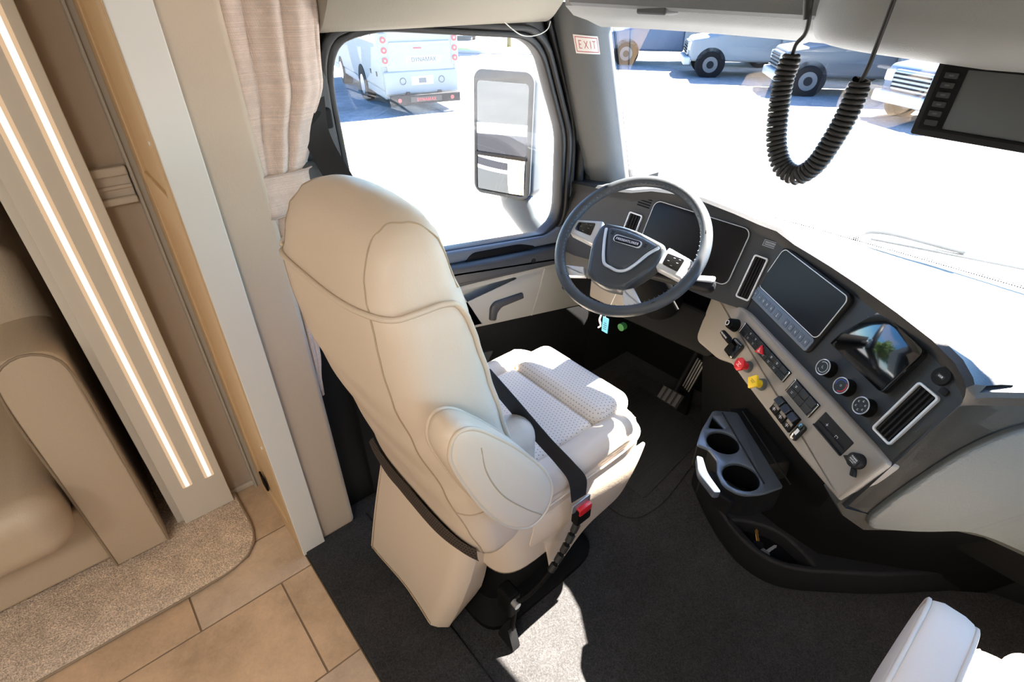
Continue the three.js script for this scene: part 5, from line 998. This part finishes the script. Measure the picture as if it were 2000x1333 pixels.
function tree(name, txt, at, h, r, seed, trunkR, crownY) {
  const t = thing(name, txt, 'tree', null, at), R = rng(seed);
  mesh('trunk', rod(V(0, 0, 0), V(0.1, h * 0.75, 0.05), trunkR, trunkR * 0.6, 10), M.bark, t);
  const leaves = [], base = new THREE.TetrahedronGeometry(1, 0);
  const N = 1500;
  for (let i = 0; i < N; i++) {
    const a = R() * 6.283, c = R() * 2 - 1, q = Math.cbrt(0.25 + 0.75 * R()), lump = 0.75 + 0.25 * Math.sin(a * 3 + c * 5 + seed), s = Math.sqrt(1 - c * c);
    const g = base.clone(); const k = 0.13 + R() * 0.13; g.scale(k * 1.5, k * 0.5, k); g.rotateY(R() * 6); g.rotateX(R() * 3); g.translate(Math.cos(a) * s * r * q * lump, crownY + c * r * 0.85 * q * lump, Math.sin(a) * s * r * q * lump); leaves.push(g);
  }
  const f = mesh('foliage', clean(leaves), M.leaf, t); f.userData.kind = 'stuff';
  for (let k = 0; k < 4; k++) mesh('branch', rod(V(0.05, h * (0.4 + 0.08 * k), 0.03), V(Math.cos(k * 1.7) * r * 0.5, crownY + (k - 1) * 0.4, Math.sin(k * 1.7) * r * 0.5), trunkR * 0.45, trunkR * 0.2, 8), M.bark, t);
}
tree('tree', 'thin young tree on the far grass island', [-26.1, GY + 0.12, -22.0], 6.5, 1.8, 5, 0.13, 6.2);
tree('tree', 'full leafy tree outside the driver side, mirrored in the navigation screen', [-13.6, GY, 2.7], 6, 2.0, 8, 0.2, 4.5);

// wheel with tyre and rim, axis along local x
function wheel(parent, x, z, r, w, name = 'wheel') {
  const o = mesh(name, new THREE.CylinderGeometry(r, r, w, 28).rotateZ(Math.PI / 2).translate(x, r, z), M.tyre, parent);
  mesh('wheel_rim', new THREE.CylinderGeometry(r * 0.62, r * 0.62, w + 0.03, 24).rotateZ(Math.PI / 2).translate(x, r, z), M.rvGrey, o);
  mesh('wheel_hub', new THREE.CylinderGeometry(r * 0.3, r * 0.3, w + 0.06, 16).rotateZ(Math.PI / 2).translate(x, r, z), M.rvDark, o);
}
// big motorhome seen from behind: local z backwards is its rear face
{
  const t = thing('motorhome', 'white motorhome seen from its rear corner through the side window', 'motorhome', null, [-14.15, GY, -8.72]);
  t.rotation.y = -0.263; t.scale.setScalar(0.9);
  // local: rear face at x = 0 facing +x, body goes to -x, width along z from -1.22 to 1.22
  mesh('body', box(-9, 0, 0.62, 3.6, -1.22, 1.22, 0.12), M.rvWhite, t);
  mesh('lower_skirt', box(-9, -0.03, 0.42, 0.66, -1.19, 1.19, 0.05), M.rvWhite, t);
  mesh('rear_cap', box(-0.04, 0.05, 0.75, 3.5, -1.05, 1.05, 0.04), mat('#838b91', 0.6, { specularIntensity: 0.4 }), t);
  mesh('rear_ledge', box(-0.02, 0.09, 1.92, 1.98, -0.94, 0.94, 0.025), mat('#838b91', 0.6, { specularIntensity: 0.4 }), t);
  mesh('rear_window', box(0.03, 0.07, 2.5, 3.2, -0.8, 0.8, 0.03), M.tinted, t);
  mesh('lower_bumper', box(-0.02, 0.09, 0.55, 1.2, -1.18, 1.18, 0.06), M.rvWhite, t);
  for (const z of [-1.1, 1.1]) { const c = mesh('lamp_cluster', box(0.0, 0.07, 1.33, 2.22, z - 0.12, z + 0.12, 0.05), mat('#737b81', 0.4), t); for (const y of [1.5, 1.77, 2.04]) { mesh('tail_lamp', new THREE.CylinderGeometry(0.085, 0.085, 0.03, 20).rotateZ(Math.PI / 2).translate(0.08, y, z), mat('#8d2b33', 0.3), c); mesh('lamp_centre', new THREE.CylinderGeometry(0.035, 0.035, 0.034, 14).rotateZ(Math.PI / 2).translate(0.082, y, z), M.rvWhite, c); } }
  const name = label(512, 96, (g, w, h) => { g.fillStyle = '#838b91'; g.fillRect(0, 0, w, h); g.fillStyle = '#1c2125'; g.font = '76px sans-serif'; g.textAlign = 'center'; g.textBaseline = 'middle'; g.fillText('DYNAMAX', w / 2, h / 2 + 4, w - 12); });
  mesh('name_lettering', new THREE.PlaneGeometry(1.15, 0.2).rotateY(Math.PI / 2).translate(0.0525, 1.5, -0.1), name, t);
  mesh('stop_lamp', box(0.04, 0.06, 1.78, 1.82, -0.05, 0.2, 0.005), mat('#8d3b40', 0.4), t);
  const pl = mesh('plate_recess', box(0.08, 0.1, 0.8, 1.05, -0.35, 0.35, 0.01), mat('#b9c0c6', 0.4), t);
  mesh('licence_plate', box(0.098, 0.106, 0.85, 0.99, -0.12, 0.12, 0.004), M.rvGrey, pl);
  for (const z of [-0.62, 0.62]) mesh('round_port', new THREE.TorusGeometry(0.09, 0.015, 8, 24).rotateY(Math.PI / 2).translate(0.095, 0.92, z), M.rvGrey, t);
  const hb = mesh('rear_bar', box(0.18, 0.36, 0.3, 0.56, -1.12, 1.12, 0.02), M.rvDark, t);
  mesh('bar_lettering', new THREE.PlaneGeometry(1.0, 0.15).rotateY(Math.PI / 2).translate(0.362, 0.43, 0), label(512, 80, (g, w, h) => { g.fillStyle = '#1f2124'; g.fillRect(0, 0, w, h); g.fillStyle = '#a8282e'; g.font = 'bold 66px sans-serif'; g.textAlign = 'center'; g.textBaseline = 'middle'; g.fillText('DYNAMAX', w / 2, h / 2 + 4, w - 12); }), hb);
  for (const z of [-0.85, 0.85]) { mesh('bar_lamp', new THREE.CylinderGeometry(0.055, 0.055, 0.02, 18).rotateZ(Math.PI / 2).translate(0.365, 0.43, z), mat('#d23c40', 0.3), hb); mesh('bar_bracket', box(-0.02, 0.2, 0.4, 0.62, z * 0.6 - 0.05, z * 0.6 + 0.05), M.rvDark, hb); }
  // side facing the back of the lot (+z): coloured panels, windows, wheels
  mesh('side_panel', box(-8, -0.25, 1.9, 3.2, 1.2, 1.235, 0.02), mat('#7e8385', 0.4), t);
  mesh('red_panel', box(-8, -2.2, 1.95, 3.15, 1.21, 1.245, 0.02), mat('#8c4a50', 0.45), t);
  mesh('side_window', box(-2.0, -0.9, 2.1, 2.9, 1.22, 1.25, 0.02), M.tinted, t);
  for (const x of [-0.7, -1.5]) mesh('side_marker', box(x - 0.06, x + 0.06, 1.0, 1.14, 1.215, 1.235, 0.01), M.rvDark, t);
  const ar = mesh('wheel_arch', new THREE.CylinderGeometry(0.62, 0.62, 0.1, 28).rotateX(Math.PI / 2).translate(-3.0, 0.5, 1.19), M.rvDark, t);
  for (const x of [-3.0, -7]) for (const z of [1.07, -1.07]) { const o = mesh('wheel', new THREE.CylinderGeometry(0.5, 0.5, 0.32, 28).rotateX(Math.PI / 2).translate(x, 0.5, z), M.tyre, t); mesh('wheel_rim', new THREE.CylinderGeometry(0.31, 0.31, 0.36, 20).rotateX(Math.PI / 2).translate(x, 0.5, z), M.silver, o); }
}
// truck-based motorhomes parked ahead; front towards local +z
function camper(txt, at, turn, cab, house, stripes, group, long = true) {
  const t = thing('truck_camper', txt, long ? 'motorhome' : 'truck', group, at); t.rotation.y = turn;
  const side = [[2.55, 0.55], [2.6, 1.05], [2.5, 1.32], [1.35, 1.5], [0.95, 2.15], [-0.7, 2.2], [-0.75, 0.55]];
  const F = frame(V(-0.98, 0, 0), V(0, 0, 1), V(0, 1, 0), V(-1, 0, 0)).setPosition(1.0, 0, 0);
  mesh('cab', ext(rpoly(side, THREE.Shape, 0.12), 0, 2.0, 0.1, F, 3, 6), cab, t);
  mesh('windscreen', ext(poly([[1.36, 1.52], [0.97, 2.12], [1.0, 2.14], [1.41, 1.53]]), 0.15, 1.85, 0.01, F), M.tinted, t);
  for (const x of [-1.005, 1.005]) mesh('side_window', ext(rpoly([[0.95, 1.5], [0.75, 2.02], [-0.3, 2.05], [-0.35, 1.48]], THREE.Shape, 0.05), -0.012, 0.012, 0.004, frame(V(x, 0, 0), V(0, 0, 1), V(0, 1, 0), V(-1, 0, 0))), M.tinted, t);
  const gr = mesh('grille', box(-0.62, 0.62, 0.72, 1.22, 2.52, 2.66, 0.05), mat('#7c8790', 0.3, { metal: 0.5 }), t);
  for (let k = 0; k < 4; k++) mesh('grille_bar', box(-0.58, 0.58, 0.8 + k * 0.1, 0.84 + k * 0.1, 2.62, 2.69, 0.01), M.rvDark, gr);
  for (const x of [-0.8, 0.8]) mesh('headlamp', box(x - 0.15, x + 0.15, 0.92, 1.18, 2.5, 2.63, 0.04), mat('#b9c3ca', 0.15), t);
  mesh('bumper', box(-1.02, 1.02, 0.42, 0.7, 2.5, 2.78, 0.06), mat('#9aa3a9', 0.35), t);
  for (const x of [-0.92, 0.92]) { mesh('wheel_arch', new THREE.CylinderGeometry(0.56, 0.56, 0.16, 26).rotateZ(Math.PI / 2).translate(x, 0.48, 1.75), M.rvDark, t); wheel(t, x, 1.75, 0.45, 0.3); wheel(t, x, long ? -4.0 : -1.6, 0.45, 0.34); const mr = mesh('side_mirror', box(x * 1.22 - 0.12, x * 1.22 + 0.12, 1.45, 1.85, 0.95, 1.08, 0.04), M.rvDark, t); mesh('mirror_arm', rod(V(x, 1.55, 0.98), V(x * 1.2, 1.6, 1.0), 0.02), M.rvDark, mr); }
  if (!long) { mesh('load_bed', box(-1, 1, 0.6, 1.35, -2.6, -0.7, 0.05), cab, t); return; }
  mesh('house', box(-1.2, 1.2, 0.75, 3.5, -6.4, -0.7, 0.08), house, t);
  mesh('house_skirt', box(-1.17, 1.17, 0.45, 0.8, -6.3, -0.9, 0.04), house, t);
  mesh('cabover', box(-1.15, 1.15, 2.3, 3.45, -0.9, 1.1, 0.2), house, t);
  for (const x of [-1.2, 1.2]) {
    if (stripes) stripes.forEach(([a, b, c, d, m]) => mesh('graphic_stripe', ext(poly([[a, b], [a + c, b + d], [a + c, b + d + 0.22], [a, b + 0.2]]), -0.012, 0.012, 0.002, frame(V(x, 0, 0), V(0, 0, 1), V(0, 1, 0), V(-1, 0, 0))), m, t));
    else { mesh('house_door', box(x - 0.02, x + 0.02, 0.9, 2.7, -2.0, -1.3, 0.01), mat('#8b959c', 0.4), t); mesh('compartment', box(x - 0.015, x + 0.015, 1.05, 1.2, -1.1, -0.9, 0.01), M.rvDark, t); }
  }
}
const heading = (dx, dz) => Math.atan2(dx, dz);
const put = (wx, wz, turn) => { const c = Math.cos(turn), s = Math.sin(turn), lx = 0.92, lz = 1.75; return [wx - (lx * c + lz * s), GY, wz - (-lx * s + lz * c)]; };
{
  const h1 = heading(-0.78, 0.62);
  camper('blue-fronted motorhome farthest left through the windscreen', put(-17.4, -21.6, h1), h1, M.rvBlue, M.rvWhite, null, 'motorhomes parked ahead');
  camper('white motorhome second from left through the windscreen, white house body', put(-12.7, -20.95, h1), h1, M.rvWhite, M.rvWhite, null, 'motorhomes parked ahead');
  camper('dark motorhome with black and white slanted stripes through the windscreen', put(-8.28, -19.6, h1), h1, M.rvGrey, M.rvWhite, [[-6, 0.9, 4.5, 0.9, M.rvDark], [-5.6, 1.5, 4.6, 0.7, M.rvGrey], [-4, 0.7, 3, 0.4, M.rvDark]], 'motorhomes parked ahead');
  const h2 = heading(-0.5, 0.86);
  camper('blue grey truck with bright grille beside the overhead monitor', put(-3.5, -17.7, h2), h2, M.rvBlue, M.rvWhite, null, 'motorhomes parked ahead', false);
}
// distant cars beyond the far island
for (const [x, z, m, txt] of [[-34, -24.5, M.rvGrey, 'grey car parked beyond the far grass island, left of its trunk'], [-30, -29.4, M.rvBlue, 'blue car parked beyond the far grass island, right of its trunk']]) {
  const t = thing('parked_car', txt, 'car', null, [x, GY, z]); t.rotation.y = 0.9;
  const F = frame(V(0.85, 0, 0), V(0, 0, 1), V(0, 1, 0), V(-1, 0, 0));
  mesh('body', ext(rpoly([[-2.2, 0.35], [2.2, 0.35], [2.2, 0.8], [1.2, 0.95], [0.6, 1.45], [-1.4, 1.5], [-2.15, 1.0]], THREE.Shape, 0.15), 0, 1.7, 0.1, F, 2, 5), m, t);
  for (const wx of [-0.8, 0.8]) for (const wz of [-1.35, 1.35]) wheel(t, wx, wz, 0.33, 0.2);
  for (const wx of [-0.86, 0.86]) mesh('side_window', ext(rpoly([[-1.3, 1.0], [0.9, 1.0], [0.5, 1.38], [-1.2, 1.42]], THREE.Shape, 0.05), -0.01, 0.01, 0.002, frame(V(wx, 0, 0), V(0, 0, 1), V(0, 1, 0), V(-1, 0, 0))), M.tinted, t);
}
renderer.render(scene, camera);
